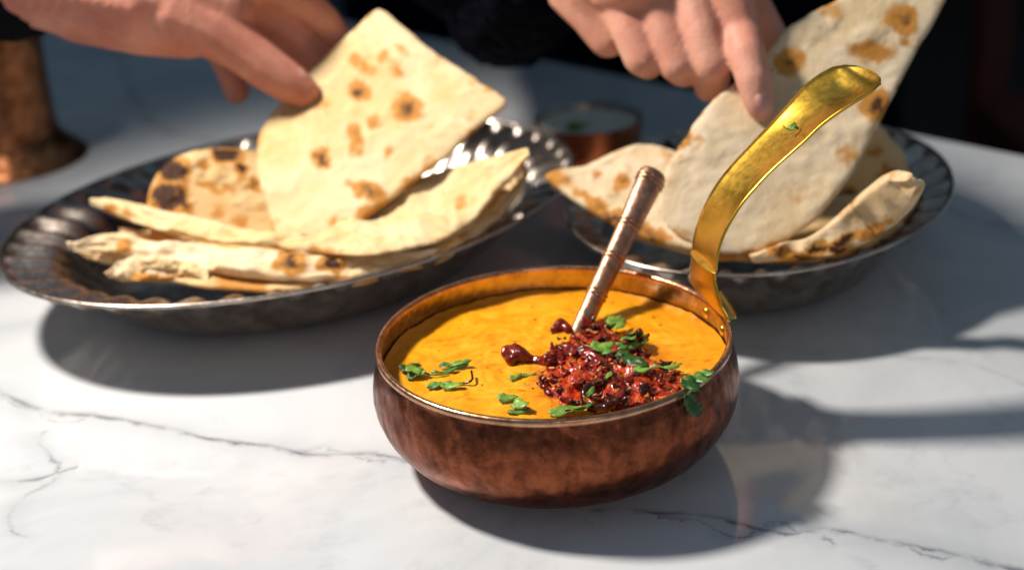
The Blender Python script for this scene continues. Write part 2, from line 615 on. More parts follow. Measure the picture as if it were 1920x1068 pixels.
V, Fc = lathe(op, 420, fn=dent)
mk('body', V, Fc, M['copper'], pot)
lip = [(0.0712, 0.0425), (0.0718, 0.0432), (0.0718, 0.0448), (0.0712, 0.0455), (0.0700, 0.0456), (0.0694, 0.0450), (0.0692, 0.044), (0.0694, 0.043)]
lip = [(r, z + UZ) for r, z in lip]
V, Fc = lathe(lip, 200)
mk('rim', V, Fc, M['copper_lip'], pot)
inner = [(0.0694, 0.043), (0.0702, 0.038), (0.0714, 0.032), (0.0720, 0.025), (0.0712, 0.017), (0.064, 0.007), (0.045, 0.0035), (0.0005, 0.0035)]
inner = [(r, z + (UZ if z > 0.03 else 0.002 if z < 0.01 else 0.003)) for r, z in inner]
V, Fc = lathe(inner, 160)
mk('lining', V, Fc, M['tin'], pot)

# handle: swept in the vertical plane through the pot's axis
base = Z(1336, 578, RIMZ)
phi = math.atan2(base.y, base.x)
rad = Vector((math.cos(phi), math.sin(phi), 0))
tan_ = Vector((-math.sin(phi), math.cos(phi), 0))
ctr_px = [(1331, 560), (1322, 520), (1321, 470), (1336, 418), (1364, 366), (1400, 322), (1440, 281), (1482, 240), (1524, 198), (1562, 168), (1598, 146), (1634, 132)]
cp = [PL(px, py, (0, 0, 0), tan_) for px, py in ctr_px]
N_ = 170
cpts = spline(cp, N_)
wid_s = [(0, 0.0235), (0.05, 0.0170), (0.12, 0.0132), (0.25, 0.0126), (0.5, 0.0135), (0.7, 0.0150), (0.86, 0.0182), (0.93, 0.0180), (0.965, 0.0155), (0.985, 0.0115), (0.996, 0.0065), (1.0, 0.0025)]


def lerp_tab(tab, s):
    for (a, x), (b, y) in zip(tab, tab[1:]):
        if s <= b:
            f_ = (s - a) / (b - a)
            f_ = f_ * f_ * (3 - 2 * f_)
            return x + (y - x) * f_
    return tab[-1][1]


V, Fc = [], []
MU = 14
for i, p in enumerate(cpts):
    T = (cpts[min(i + 1, N_ - 1)] - cpts[max(i - 1, 0)]).normalized()
    Nn = T.cross(tan_).normalized()
    if Nn.z < 0: Nn = -Nn
    s = i / (N_ - 1)
    wd = lerp_tab(wid_s, s)
    conc = lerp_tab([(0, 0.0), (0.1, 0.0005), (0.5, 0.0012), (0.8, 0.0034), (0.9, 0.0044), (0.97, 0.0022), (1, 0.0)], s)
    th = 0.0021
    ringp = []
    for k in range(MU + 1):
        u = -1 + 2 * k / MU
        h = -conc * (1 - abs(u) ** 2.2)
        ringp.append((u * wd, h))
    for k in range(MU, -1, -1):
        u = -1 + 2 * k / MU
        h = -conc * (1 - abs(u) ** 2.2) - th * (0.35 + 0.65 * math.sqrt(max(0, 1 - u * u)))
        ringp.append((u * wd, h))
    for (a, b) in ringp:
        q = p + tan_ * a + Nn * b
        q += Nn * (mn.noise(q * 70) * 0.00025)
        V.append(q)
R_ = 2 * (MU + 1)
for i in range(N_ - 1):
    for k in range(R_):
        k2 = (k + 1) % R_
        Fc.append((i * R_ + k, i * R_ + k2, (i + 1) * R_ + k2, (i + 1) * R_ + k))
Fc.append(tuple(range(R_)))
Fc.append(tuple((N_ - 1) * R_ + k for k in reversed(range(R_))))
handle = mk('handle', V, Fc, M['brass'], pot)

# mounting saddle hugging the outside of the rim, two prongs running down the wall
V, Fc = [], []
NA, NZ = 40, 10
for side in (0, 1):
    for i in range(NA + 1):
        u = -1 + 2 * i / NA
        a = phi + 0.07 + u * 0.22
        # drop of the lower border: scalloped, longer at the two ends
        low = 0.0385 + 0.0065 * abs(u) ** 1.5
        top = 0.0462 + 0.0035 * (1 - abs(u)) ** 1.2
        for k in range(NZ + 1):
            z = low + (top - low) * k / NZ
            rr = 0.0738 + 0.0010 * math.sin(PI * min(1, max(0, (z - 0.02) / 0.03)))
            if z > 0.041: rr = 0.0746 - (z - 0.041) * 0.10
            rr += 0.0016 if side else 0.0
            V.append((rr * math.cos(a), rr * math.sin(a), z + UZ))
W_ = (NA + 1) * (NZ + 1)
ix = lambda s, i, k: s * W_ + i * (NZ + 1) + k
for i in range(NA):
    for k in range(NZ):
        Fc.append((ix(1, i, k), ix(1, i + 1, k), ix(1, i + 1, k + 1), ix(1, i, k + 1)))
        Fc.append((ix(0, i, k), ix(0, i, k + 1), ix(0, i + 1, k + 1), ix(0, i + 1, k)))
    for k in (0, NZ):
        Fc.append((ix(0, i, k), ix(0, i + 1, k), ix(1, i + 1, k), ix(1, i, k)))
for k in range(NZ):
    for i in (0, NA):
        Fc.append((ix(0, i, k), ix(0, i, k + 1), ix(1, i, k + 1), ix(1, i, k)))
mk('handle_bracket', V, Fc, M['brass'], pot)
for u in (-0.13, 0.13):
    a = phi + u
    bm = bmesh.new()
    bmesh.ops.create_uvsphere(bm, u_segments=16, v_segments=8, radius=0.0024)
    bmesh.ops.scale(bm, vec=(0.6, 1, 1), verts=bm.verts)
    bmesh.ops.rotate(bm, cent=(0, 0, 0), matrix=Matrix.Rotation(a, 3, 'Z'), verts=bm.verts)
    bmesh.ops.translate(bm, vec=(0.0700 * math.cos(a), 0.0700 * math.sin(a), 0.0395 + UZ), verts=bm.verts)
    me = bpy.data.meshes.new('rivet')
    bm.to_mesh(me)
    for p_ in me.polygons: p_.use_smooth = True
    link('rivet', me, M['brass'], pot)

# ------------------------------------------------------------------ lentil soup
SZ = 0.0375
V, Fc = [], []
NR, NA = 70, 180
V.append((0, 0, SZ))
for i in range(1, NR + 1):
    r = 0.0702 * i / NR
    for k in range(NA):
        a = 2 * PI * k / NA
        x, y = r * math.cos(a), r * math.sin(a)
        z = SZ + 0.0009 * fbm(x * 45, y * 45, 2, 4) + 0.0006 * max(0, fbm(x * 170, y * 170, 5, 3))
        z += 0.0012 * max(0, (r - 0.066) / 0.0042) ** 2
        V.append((x, y, z))
for k in range(NA):
    Fc.append((0, 1 + k, 1 + (k + 1) % NA))
for i in range(NR - 1):
    for k in range(NA):
        a, b = 1 + i * NA + k, 1 + i * NA + (k + 1) % NA
        Fc.append((a, a + NA, b + NA, b))
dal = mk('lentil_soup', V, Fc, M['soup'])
tag(dal, 'thick yellow lentil dal filling the copper pot', 'soup')


def soup_pt(px, py, dz=0.0):
    return Z(px, py, SZ + dz)


# chilli tempering: oil pool + pieces
top = empty('chilli_topping', soup_pt(1130, 690), 'dark red chilli oil tempering with fried bits in the middle of the dal', 'topping')
oil_out = [(1015, 690), (1030, 655), (1075, 625), (1120, 612), (1165, 622), (1205, 640), (1215, 670), (1250, 690), (1285, 715), (1268, 742),
           (1225, 762), (1160, 778), (1095, 775), (1050, 757), (1020, 738), (1012, 715)]
bp = spline([Vector((x, y, 0)) for x, y in oil_out], 120, True)
V, Fc, K_ = [], [], 22
cen = soup_pt(1135, 700)
V.append((cen.x, cen.y, SZ + 0.0032))
for k in range(1, K_ + 1):
    tt = k / K_
    for i, b in enumerate(bp):
        q = soup_pt(b.x, b.y)
        wob = 1 + 0.10 * fbm(q.x * 160, q.y * 160, 3, 3)
        p = cen + (q - cen) * (tt * wob)
        hgt = 0.0028 * (1 - tt ** 2.6) + (0.0030 * fbm(p.x * 210, p.y * 210, 8, 4)) * (1 - tt ** 3)
        rr = math.hypot(p.x, p.y)
        if rr > 0.0685: p.x, p.y = p.x * 0.0685 / rr, p.y * 0.0685 / rr
        V.append((p.x, p.y, SZ + (hgt if k < K_ else -0.0012)))
n_ = 120
for i in range(n_):
    Fc.append((0, 1 + i, 1 + (i + 1) % n_))
for k in range(K_ - 1):
    for i in range(n_):
        a, b = 1 + k * n_ + i, 1 + k * n_ + (i + 1) % n_
        Fc.append((a, a + n_, b + n_, b))
under(mk('chilli_oil', V, Fc, M['oil']), top)


def chip_mesh(name, L, W, T, seed, curl=0.4):
    """small curled lump, ~40 faces"""
    rnd = random.Random(seed)
    V, Fc = [], []
    n, m_ = 6, 6
    for i in range(n):
        s = i / (n - 1)
        x = (s - 0.5) * L
        wv = math.sin(PI * min(0.97, max(0.06, s))) ** 0.6
        zc = curl * L * (4 * (s - 0.5) ** 2 - 0.5) * 0.5
        for k in range(m_):
            a = 2 * PI * k / m_
            rj = 0.8 + 0.4 * rnd.random()
            V.append((x, math.cos(a) * W * wv * rj, zc + math.sin(a) * T * wv * rj))
    for i in range(n - 1):
        for k in range(m_):
            Fc.append((i * m_ + k, i * m_ + (k + 1) % m_, (i + 1) * m_ + (k + 1) % m_, (i + 1) * m_ + k))
    Fc.append(tuple(reversed(range(m_))))
    Fc.append(tuple((n - 1) * m_ + k for k in range(m_)))
    me = bpy.data.meshes.new(name)
    me.from_pydata(V, [], Fc)
    me.polygons.foreach_set('use_smooth', [True] * len(me.polygons))
    return me


kinds = []
for nm, mat, L, W, T, c in (('chilli_flake', 'chilli', 0.0060, 0.0018, 0.0007, 0.6), ('chilli_flake', 'chilli_dark', 0.0050, 0.0017, 0.0008, 0.5),
                            ('onion_bit', 'onion', 0.0055, 0.0013, 0.0009, 0.7), ('garlic_bit', 'garlic', 0.0030, 0.0007, 0.0005, 0.3),
                            ('chilli_flake', 'chilli_dark', 0.0075, 0.0030, 0.0014, 0.5), ('chilli_flake', 'chilli', 0.0070, 0.0030, 0.0013, 0.4),
                            ('chilli_flake', 'chilli', 0.0085, 0.0016, 0.0008, 0.9), ('onion_bit', 'onion', 0.0038, 0.0014, 0.0009, 0.3)):
    for s_ in range(3):
        me = chip_mesh(nm, L, W, T, s_ * 7 + len(kinds), c)
        me.materials.append(M[mat])
        kinds.append((nm, me))
rnd = random.Random(11)
poly = [(p.x, p.y) for p in bp]


def inside(x, y, P):
    c = False
    for (x0, y0), (x1, y1) in zip(P, P[1:] + P[:1]):
        if (y0 > y) != (y1 > y) and x < (x1 - x0) * (y - y0) / (y1 - y0) + x0: c = not c
    return c


cnt = 0
while cnt < 230:
    px, py = rnd.uniform(1010, 1290), rnd.uniform(615, 778)
    if not inside(px, py, poly): continue
    p = soup_pt(px, py)
    if math.hypot(p.x, p.y) > 0.066: continue
    nm, me = rnd.choice(kinds)
    o = bpy.data.objects.new(nm, me)
    col.objects.link(o)
    o.parent = top
    d = min(1.0, (Vector((px, py)) - Vector((1135, 700))).length / 150)
    o.location = Vector((p.x, p.y, SZ + 0.0034 - 0.0024 * d + rnd.uniform(-0.0006, 0.0022))) - Vector(top.location)
    o.rotation_euler = (rnd.uniform(-0.6, 0.6), rnd.uniform(-0.5, 0.5), rnd.uniform(0, 6.28))
    s_ = rnd.uniform(0.45, 0.95)
    o.scale = (s_, s_, s_)
    cnt += 1

# strays scattered on the dal: mustard seeds and flakes (uncountable specks)
V, Fc = [], []
for k in range(80):
    a, r = rnd.uniform(0, 6.28), 0.065 * math.sqrt(rnd.random())
    x, y, s_ = r * math.cos(a), r * math.sin(a), rnd.uniform(0.0002, 0.00045)
    b0 = len(V)
    el = rnd.uniform(1, 2.2)
    for dx, dy, dz in ((1, 0, 0), (0, 1, 0), (-1, 0, 0), (0, -1, 0), (0, 0, 1), (0, 0, -1)):
        V.append((x + dx * s_ * el, y + dy * s_, SZ + 0.0003 + dz * s_ * 0.7))
    for q in ((0, 1, 4), (1, 2, 4), (2, 3, 4), (3, 0, 4), (1, 0, 5), (2, 1, 5), (3, 2, 5), (0, 3, 5)):
        Fc.append(tuple(b0 + i for i in q))
under(mk('spice_specks', V, Fc, M['chilli_dark']), top)['kind'] = 'stuff'


# --------------------------------------------- blobs of spheres fused with a voxel remesh
def blob(name, chains, mat, voxel=0.0012, smooth=6, parent=None, lump=0.0):
    bm = bmesh.new()
    for ch_ in chains:
        pts = [(Vector(p), r) for p, r in ch_]
        if len(pts) > 2:
            sp = spline([p for p, r in pts], (len(pts) - 1) * 6 + 1)
        segs = []
        for (a, ra), (b, rb) in zip(pts, pts[1:]):
            n = max(2, int((b - a).length / (min(ra, rb) * 0.22)) + 1)
            for i in range(n + 1):
                f_ = i / n
                segs.append((a.lerp(b, f_), ra + (rb - ra) * f_))
        if len(pts) == 1: segs = [pts[0]]
        for p, r in segs:
            bmesh.ops.create_icosphere(bm, subdivisions=2, radius=r * 1.02, matrix=Matrix.Translation(p))
    me = bpy.data.meshes.new(name)
    bm.to_mesh(me)
    bm.free()
    o = link(name, me)
    r1 = o.modifiers.new('r', 'REMESH')
    r1.mode = 'VOXEL'
    r1.voxel_size = voxel
    if smooth:
        s1 = o.modifiers.new('s', 'SMOOTH')
        s1.factor = 0.5
        s1.iterations = smooth
    dg = bpy.context.evaluated_depsgraph_get()
    me2 = bpy.data.meshes.new_from_object(o.evaluated_get(dg))
    me2.name = name
    o.modifiers.clear()
    o.data = me2
    bpy.data.meshes.remove(me)
    me2.materials.clear()
    me2.materials.append(mat)
    for p in me2.polygons: p.use_smooth = True
    if lump:
        for v in me2.vertices:
            v.co += v.normal * (lump * (mn.noise(v.co * 150) + 0.55 * mn.noise(v.co * 420)))
    if parent:
        under(o, parent)
    return o


# fried whole chilli left of the topping
fc_ = empty('fried_chilli', soup_pt(1010, 672), 'glossy dark red fried chilli with a knobbly end left of the spoon', 'chilli')
s3 = lambda px, py, dz: soup_pt(px, py, dz)
blob('pod', [[(s3(960, 664, 0.002), 0.0040), (s3(975, 668, 0.0025), 0.0032), (s3(1000, 676, 0.0002), 0.0016),
              (s3(1025, 676, 0.0012), 0.0030), (s3(1060, 662, 0.0018), 0.0046), (s3(1100, 668, 0.0018), 0.0042), (s3(1130, 690, 0.002), 0.003)],
             [(s3(950, 660, 0.002), 0.0028), (s3(962, 672, 0.002), 0.003)]], M['chilli'], 0.0005, 1, fc_, 0.0017)
fc2 = empty('chilli_curl', soup_pt(1125, 745, 0.003), 'curled dark burnt chilli ring with a white glint near the front rim', 'chilli')
ringpts = [(s3(1125 + 30 * math.cos(a), 742 + 24 * math.sin(a), 0.003 + 0.0015 * math.sin(a * 2)), 0.0018) for a in [0.3 + i * 0.45 for i in range(12)]]
blob('ring', [ringpts], M['chilli_dark'], 0.0004, 2, fc2, 0.0004)
fc3 = empty('red_chilli_piece', soup_pt(1055, 613, 0.001), 'small bright red chilli piece just left of the spoon foot', 'chilli')
blob('flesh', [[(s3(1040, 618, 0.001), 0.002), (s3(1052, 608, 0.002), 0.0026), (s3(1066, 618, 0.001), 0.0022)]], M['chilli'], 0.0004, 2, fc3, 0.0005)

# ------------------------------------------------------------------ spoon
sb = soup_pt(1086, 622, -0.001)
st = Y(1226, 324, 0.082)
ax = (st - sb)
Ls = ax.length
axn = ax.normalized()
s_u = axn.cross(Vector((0, 1, 0))).normalized()
s_v = axn.cross(s_u).normalized()
spoon = empty('spoon', sb, 'copper spoon with banded round handle standing in the dal', 'spoon')


def tube_along(name, tab, mat, parent, flat=0.8, n=40):
    V, Fc = [], []
    for s, r in tab:
        c = sb + axn * (Ls * s)
        for k in range(n):
            a = 2 * PI * k / n
            V.append(c + s_u * (r * math.cos(a)) + s_v * (r * flat * math.sin(a)))
    m_ = len(tab)
    for i in range(m_ - 1):
        for k in range(n):
            Fc.append((i * n + k, i * n + (k + 1) % n, (i + 1) * n + (k + 1) % n, (i + 1) * n + k))
    Fc.append(tuple(reversed(range(n))))
    Fc.append(tuple((m_ - 1) * n + k for k in range(n)))
    return under(mk(name, V, Fc, mat), parent)


hw = [(-0.12, 0.0030), (0.0, 0.0040), (0.10, 0.0042), (0.2, 0.0043), (0.35, 0.0045), (0.5, 0.0047), (0.62, 0.0050), (0.8, 0.0058), (0.95, 0.0063), (0.985, 0.0064), (1.0, 0.0056)]
tube_along('handle', [(s, r) for s, r in hw], M['copper_spoon'], spoon)
for c_ in (0.215, 0.24, 0.44, 0.465, 0.645, 0.67, 0.93, 0.955):
    r0 = lerp_tab(hw, c_)
    tube_along('band', [(c_ - 0.008, r0 + 0.0001), (c_ - 0.005, r0 + 0.0006), (c_ + 0.003, r0 + 0.0006), (c_ + 0.007, r0 + 0.0001)], M['copper_lip'], spoon)
# spoon bowl resting under the surface
V, Fc = [], []
bc = Vector((sb.x - 0.012, sb.y - 0.020, 0.025))
for side in (0, 1):
    for i in range(7):
        r = i / 6
        for k in range(24):
            a = 2 * PI * k / 24
            V.append((bc.x + 0.015 * r * math.cos(a), bc.y + 0.021 * r * math.sin(a), bc.z + 0.006 * r * r - side * 0.001))
for side in (0, 1):
    for i in range(6):
        for k in range(24):
            q = [side * 168 + i * 24 + k, side * 168 + (i + 1) * 24 + k, side * 168 + (i + 1) * 24 + (k + 1) % 24, side * 168 + i * 24 + (k + 1) % 24]
            Fc.append(tuple(q if not side else q[::-1]))
under(mk('bowl', V, Fc, M['copper_spoon']), spoon)


# ------------------------------------------------------------------ coriander
def leaflet_verts(L, lobes, seed, cup=0.14, wide=0.9):
    rnd = random.Random(seed)
    n = 40
    V, Fc = [(0, 0, 0)], []
    ph = rnd.uniform(0, 1)
    for ring_ in (0.5, 1.0):
        for i in range(n):
            a = 2 * PI * i / n
            # fan leaf: three rounded lobes with toothed edge
            r = 0.62 + 0.38 * abs(math.cos(lobes * a / 2)) ** 0.6 + 0.07 * math.cos(13 * a + ph)
            r *= (0.75 + 0.25 * math.cos(a))
            x = L * (0.5 * r * math.cos(a) * 1.15)
            y = L * wide * 0.5 * r * math.sin(a)
            x, y = x * ring_, y * ring_
            z = cup * (x * x + y * y) / L * 1.6 + 0.10 * L * math.sin(3 * a + ph * 6) * ring_ ** 2 * 0.5
            V.append((x, y, z))
    for i in range(n):
        j = (i + 1) % n
        Fc.append((0, 1 + i, 1 + j))
        Fc.append((1 + i, 1 + n + i, 1 + n + j, 1 + j))
    m_ = len(V)
    V2 = [(x, y, z - 0.00022) for x, y, z in V]
    F2 = [tuple(m_ + i for i in reversed(f_)) for f_ in Fc]
    rim_ = [(1 + n + i, m_ + 1 + n + i, m_ + 1 + n + (i + 1) % n, 1 + n + (i + 1) % n) for i in range(n)]
    return V + V2, Fc + F2 + rim_


_lc = [0]


def leaflet(root, p, L, rz, tx=0, ty=0, mat='leaf_l', lobes=3, wide=0.9, cup=0.14):
    _lc[0] += 1
    V, Fc = leaflet_verts(L * 1.25, lobes, _lc[0] * 3, cup, wide)
    R = Matrix.Rotation(rz, 3, 'Z') @ Matrix.Rotation(ty, 3, 'Y') @ Matrix.Rotation(tx, 3, 'X')
    V = [R @ Vector(v) + Vector(p) - Vector(root.location) for v in V]
    return mk('leaflet', V, Fc, M[mat], root)


def stem(root, pts, r, mat='leaf_m'):
    sp = spline([Vector(p) for p in pts], 14)
    V, Fc = [], []
    for i, p in enumerate(sp):
        T = (sp[min(i + 1, 13)] - sp[max(i - 1, 0)]).normalized()
        a_ = T.orthogonal().normalized()
        b_ = T.cross(a_)
        for k in range(6):
            V.append(p + a_ * r * math.cos(k * PI / 3) + b_ * r * math.sin(k * PI / 3) - Vector(root.location))
    for i in range(13):
        for k in range(6):
            Fc.append((i * 6 + k, i * 6 + (k + 1) % 6, (i + 1) * 6 + (k + 1) % 6, (i + 1) * 6 + k))
    return mk('stem', V, Fc, M[mat], root)


G = 'coriander leaves on the dal'


def sprig(label, px, py, dz, parts, stems=(), group=G, name='coriander_sprig', z=None):
    loc = Z(px, py, (SZ if z is None else z) + dz)
    r = empty(name, loc, label, 'herb', group)
    for (x, y, dz2, L, rz, tx, ty, mat, lob, wide) in parts:
        leaflet(r, Z(x, y, (SZ if z is None else z) + dz2), L, rz, tx, ty, mat, lob, wide)
    for pts in stems:
        stem(r, [Z(x, y, (SZ if z is None else z) + d) for x, y, d in pts], 0.00045)
    return r


sprig('bright green coriander cluster tucked at the left rim of the pot', 772, 692, 0.001, [
    (760, 690, 0.002, 0.0075, 0.4, 0.2, 0.1, 'leaf_d', 3, 0.9), (775, 694, 0.003, 0.0085, 1.4, 0.3, 0.2, 'leaf_l', 3, 0.9),
    (790, 698, 0.002, 0.0070, 2.4, -0.2, 0.3, 'leaf_l', 3, 0.8), (770, 704, 0.0015, 0.006, 0.0, 0.2, -0.2, 'leaf_m', 3, 0.8),
    (783, 684, 0.002, 0.005, 3.0, 0.2, -0.2, 'leaf_d', 3, 0.8)],
    [[(790, 697, 0.001), (812, 702, 0.001), (840, 700, 0.001)]])
sprig('folded coriander leaf lying above its stem, upper of the left pair', 843, 686, 0.001, [
    (843, 684, 0.0018, 0.0120, 0.05, 0.35, 0.0, 'leaf_m', 2, 0.42), (825, 696, 0.001, 0.010, 0.05, -0.2, 0.0, 'leaf_m', 2, 0.35),
    (850, 682, 0.0024, 0.0085, 0.15, 0.2, 0.0, 'leaf_l', 2, 0.4)])
sprig('pale green coriander leaf beside a curled brown thread near the left rim', 835, 722, 0.001, [
    (812, 722, 0.001, 0.0090, 0.1, 0.1, 0.0, 'leaf_m', 3, 0.5), (840, 722, 0.0015, 0.0090, -0.1, 0.2, 0.0, 'leaf_l', 3, 0.6)])
th_ = empty('fried_thread', soup_pt(870, 712), 'thin curled dark thread of fried onion on the left of the dal', 'garnish')
stem(th_, [soup_pt(848, 718, 0.001), soup_pt(868, 718, 0.0008), (soup_pt(885, 712, 0.002)), soup_pt(884, 695, 0.003)], 0.0005, 'leaf_m').data.materials[0] = M['chilli_dark']
sprig('small pale coriander leaf in two curled halves near the front rim', 958, 752, 0.001, [
    (944, 746, 0.002, 0.0080, 0.3, 0.25, 0.15, 'leaf_l', 3, 0.75), (970, 756, 0.002, 0.0080, -0.7, 0.3, -0.1, 'leaf_l', 3, 0.8),
    (965, 772, 0.0005, 0.008, 0.1, 0.0, 0.0, 'leaf_m', 3, 0.5)])
sprig('large flat coriander leaf lying against the front rim of the pot', 1062, 768, 0.001, [
    (1050, 770, 0.0022, 0.0150, 0.1, -0.15, 0.0, 'leaf_l', 3, 0.55), (1075, 766, 0.003, 0.0110, 0.15, -0.25, 0.0, 'leaf_m', 3, 0.5)])
sprig('tiny yellow-green leaf scrap between the fried chilli and the front rim', 975, 705, 0.001, [
    (962, 708, 0.001, 0.0065, 0.8, 0.2, 0.0, 'leaf_l', 3, 0.5), (985, 702, 0.001, 0.0060, 0.0, 0.2, 0.0, 'leaf_l', 3, 0.4)])
sprig('square bright coriander leaf right of the spoon foot', 1152, 608, 0.003, [
    (1152, 606, 0.005, 0.0100, 0.8, 0.35, 0.1, 'leaf_l', 4, 0.9), (1147, 610, 0.004, 0.0060, 2.0, 0.3, 0.1, 'leaf_m', 3, 0.8)])
sprig('coriander leaf with a pale stalk below the spoon foot', 1120, 652, 0.003, [
    (1122, 650, 0.006, 0.0095, 0.3, 0.3, 0.1, 'leaf_l', 3, 0.8), (1130, 656, 0.005, 0.0075, -0.8, 0.2, 0.0, 'leaf_m', 3, 0.8)],
    [[(1085, 650, 0.005), (1100, 648, 0.006), (1118, 652, 0.006)]])
sprig('dark green coriander bunch at the upper right of the chilli topping', 1180, 640, 0.003, [
    (1196, 628, 0.006, 0.0110, 2.2, 0.5, 0.3, 'leaf_d', 3, 0.9), (1178, 634, 0.007, 0.0095, 0.9, -0.3, 0.2, 'leaf_m', 3, 0.8),
    (1168, 648, 0.005, 0.0095, 0.1, 0.3, 0.1, 'leaf_m', 3, 0.6), (1170, 668, 0.004, 0.0110, -0.3, 0.2, 0.2, 'leaf_d', 3, 0.7),
    (1205, 640, 0.005, 0.0075, 2.9, 0.2, 0.4, 'leaf_d', 3, 0.8)])
sprig('long light green coriander leaf pointing right across the topping', 1220, 690, 0.003, [
    (1202, 692, 0.005, 0.0110, 0.2, -0.2, 0.0, 'leaf_l', 3, 0.55), (1188, 678, 0.005, 0.0095, -0.7, 0.3, 0.0, 'leaf_d', 3, 0.7),
    (1240, 687, 0.0035, 0.0110, -0.12, 0.1, 0.0, 'leaf_l', 2, 0.3)])
sprig('narrow green leaf scrap among the fried bits by the chilli ring', 1105, 735, 0.004, [
    (1105, 737, 0.006, 0.0060, 1.1, 0.2, 0.0, 'leaf_m', 2, 0.5), (1138, 706, 0.006, 0.0055, 0.9, 0.2, 0.0, 'leaf_l', 2, 0.4)])
# one hanging over the rim
fa = math.atan2(Z(1298, 728, RIMZ).y, Z(1298, 728, RIMZ).x)
orim = empty('coriander_sprig', Z(1298, 725, RIMZ + 0.0012), 'dark coriander sprig hanging over the right front rim of the pot', 'herb')
ro = Vector((math.cos(fa), math.sin(fa), 0))
to = Vector((-math.sin(fa), math.cos(fa), 0))
for (o_, t_, dz, L, mat, tilt) in ((0.0700, 0.006, 0.0016, 0.010, 'leaf_m', 0.1), (0.0705, 0.000, 0.002, 0.011, 'leaf_d', 0.4), (0.0738, -0.003, -0.003, 0.0115, 'leaf_d', 1.2),
                                   (0.0742, 0.001, -0.007, 0.007, 'leaf_d', 1.45), (0.0700, 0.0105, 0.0018, 0.0075, 'leaf_m', -0.1)):
    p = ro * o_ + to * t_ + Vector((0, 0, RIMZ + dz))
    leaflet(orim, p, L * 0.8, fa, 0.15, tilt, mat, 3, 0.8, 0.15)
# one on the brass handle
i_h = min(range(N_), key=lambda i: ((CX + FPX * (cpts[i] - CAM).dot(RT) / (cpts[i] - CAM).dot(FW)) - 1478) ** 2)
hp = cpts[i_h]
oh = empty('coriander_bit', hp, 'tiny dark green herb fleck stuck halfway up the brass handle', 'herb')
for dx, L, rz in ((0.0, 0.004, 0.5), (0.0022, 0.0035, 1.8), (-0.0018, 0.003, 2.6)):
    leaflet(oh, hp + rad * dx + Vector((0, 0, 0.0012)) - tan_ * 0.002, L, rz, 0.3, -0.5, 'leaf_m', 3, 0.8)


# ------------------------------------------------------------------ fluted oval platters
def platter(name, label, left, right, near, far, zr, nfl, base_frac=0.56):
    """rim ellipse through measured extremes; returns the thing and its frame"""
    return


def make_platter(label, cx, cy, a, b, rot, zr, nfl, amp):
    root = empty('steel_platter', (cx, cy, 0), label, 'platter', 'fluted steel bread platters')
    Nn_ = nfl * 8
    # fraction of rim radius, height, flute weight
    ins = [(0.0, .0040, 0), (0.25, .0040, 0), (0.50, .0042, 0), (0.62, .0050, 0), (0.70, .0095, 0.1), (0.76, .0160, 0.35), (0.80, .0212, 0.6), (0.835, .0240, 0.9), (0.87, .0254, 1.0),
           (0.91, .0262, 1.0), (0.95, .0272, 1.0), (0.977, .0286, 0.25)]
    lipp = [(0.985, .0298, 0), (0.995, .0303, 0), (1.0, .0298, 0), (0.998, .0290, 0), (0.985, .0285, 0)]
    outs = [(0.975, .0278, 0.3), (0.95, .0266, 0.9), (0.91, .0254, 1.0), (0.87, .0240, 1.0), (0.83, .0216, 0.8), (0.79, .0180, 0.6), (0.745, .0128, 0.3), (0.70, .0078, 0), (0.64, .0034, 0), (0.56, .0010, 0), (0.50, .0002, 0), (0.25, .0002, 0), (0.0, .0002, 0)]
    k = zr / 0.030

    def surf(nm, prof):
        V, Fc = [], []
        m_ = len(prof)
        for i in range(Nn_):
            t = 2 * PI * i / Nn_
            fl = math.cos(nfl * t)
            fl = math.copysign(abs(fl) ** 0.7, fl)
            for (s, z, wgt) in prof:
                ss = max(s, 0.002)
                x, y = a * ss * math.cos(t), b * ss * math.sin(t)
                z2 = z * k + amp * wgt * fl
                ca, sa = math.cos(rot), math.sin(rot)
                V.append((x * ca - y * sa, x * sa + y * ca, z2))
        for i in range(Nn_):
            j = (i + 1) % Nn_
            for q in range(m_ - 1):
                Fc.append((i * m_ + q, j * m_ + q, j * m_ + q + 1, i * m_ + q + 1))
        return mk(nm, V, Fc, M['steel' if 'rim' in nm else 'pewter'], root)

    # subdivide profiles smoothly
    def dens(p, n): return [tuple(v) for v in spline([Vector(q) for q in p], n)]
    dd_ = dens(ins, 60)
    cut = next(i for i, q in enumerate(dd_) if q[0] > 0.825)
    surf('dish', dd_[:cut + 1])
    surf('fluted_rim', dd_[cut:])
    surf('rim', dens([ins[-1]] + lipp + [outs[0]], 20))
    surf('underside', dens(outs, 40))
    return root


def proj(p):
    d = Vector(p) - CAM
    z = d.dot(FW)
    return CX + FPX * d.dot(RT) / z, CY - FPX * d.dot(UP) / z


def fit_ellipse(zr, pts, tgt):
    """least squares of cx,cy,a,b,rot so the rim ellipse passes the outline points"""
    W3 = [Z(x, y, zr) for x, y in pts]
    q = list(tgt)

    def err(q):
        e = 0
        ca, sa = math.cos(q[4]), math.sin(q[4])
        for p in W3:
            dx, dy = p.x - q[0], p.y - q[1]
            u, v = dx * ca + dy * sa, -dx * sa + dy * ca
            r = math.sqrt((u / q[2]) ** 2 + (v / q[3]) ** 2)
            e += ((r - 1) * 0.5 * (q[2] + q[3])) ** 2
        return e

    step = [0.02, 0.02, 0.02, 0.02, 0.2]
    best = err(q)
    for it in range(400):
        imp = False
        for i in range(5):
            for s in (1, -1):
                q2 = q[:]
                q2[i] += s * step[i]
                if q2[2] < 0.05 or q2[3] < 0.05: continue
                e = err(q2)
                if e < best:
                    best, q, imp = e, q2, True
        if not imp: step = [s * 0.5 for s in step]
        if step[0] < 1e-7: break
    return q, best


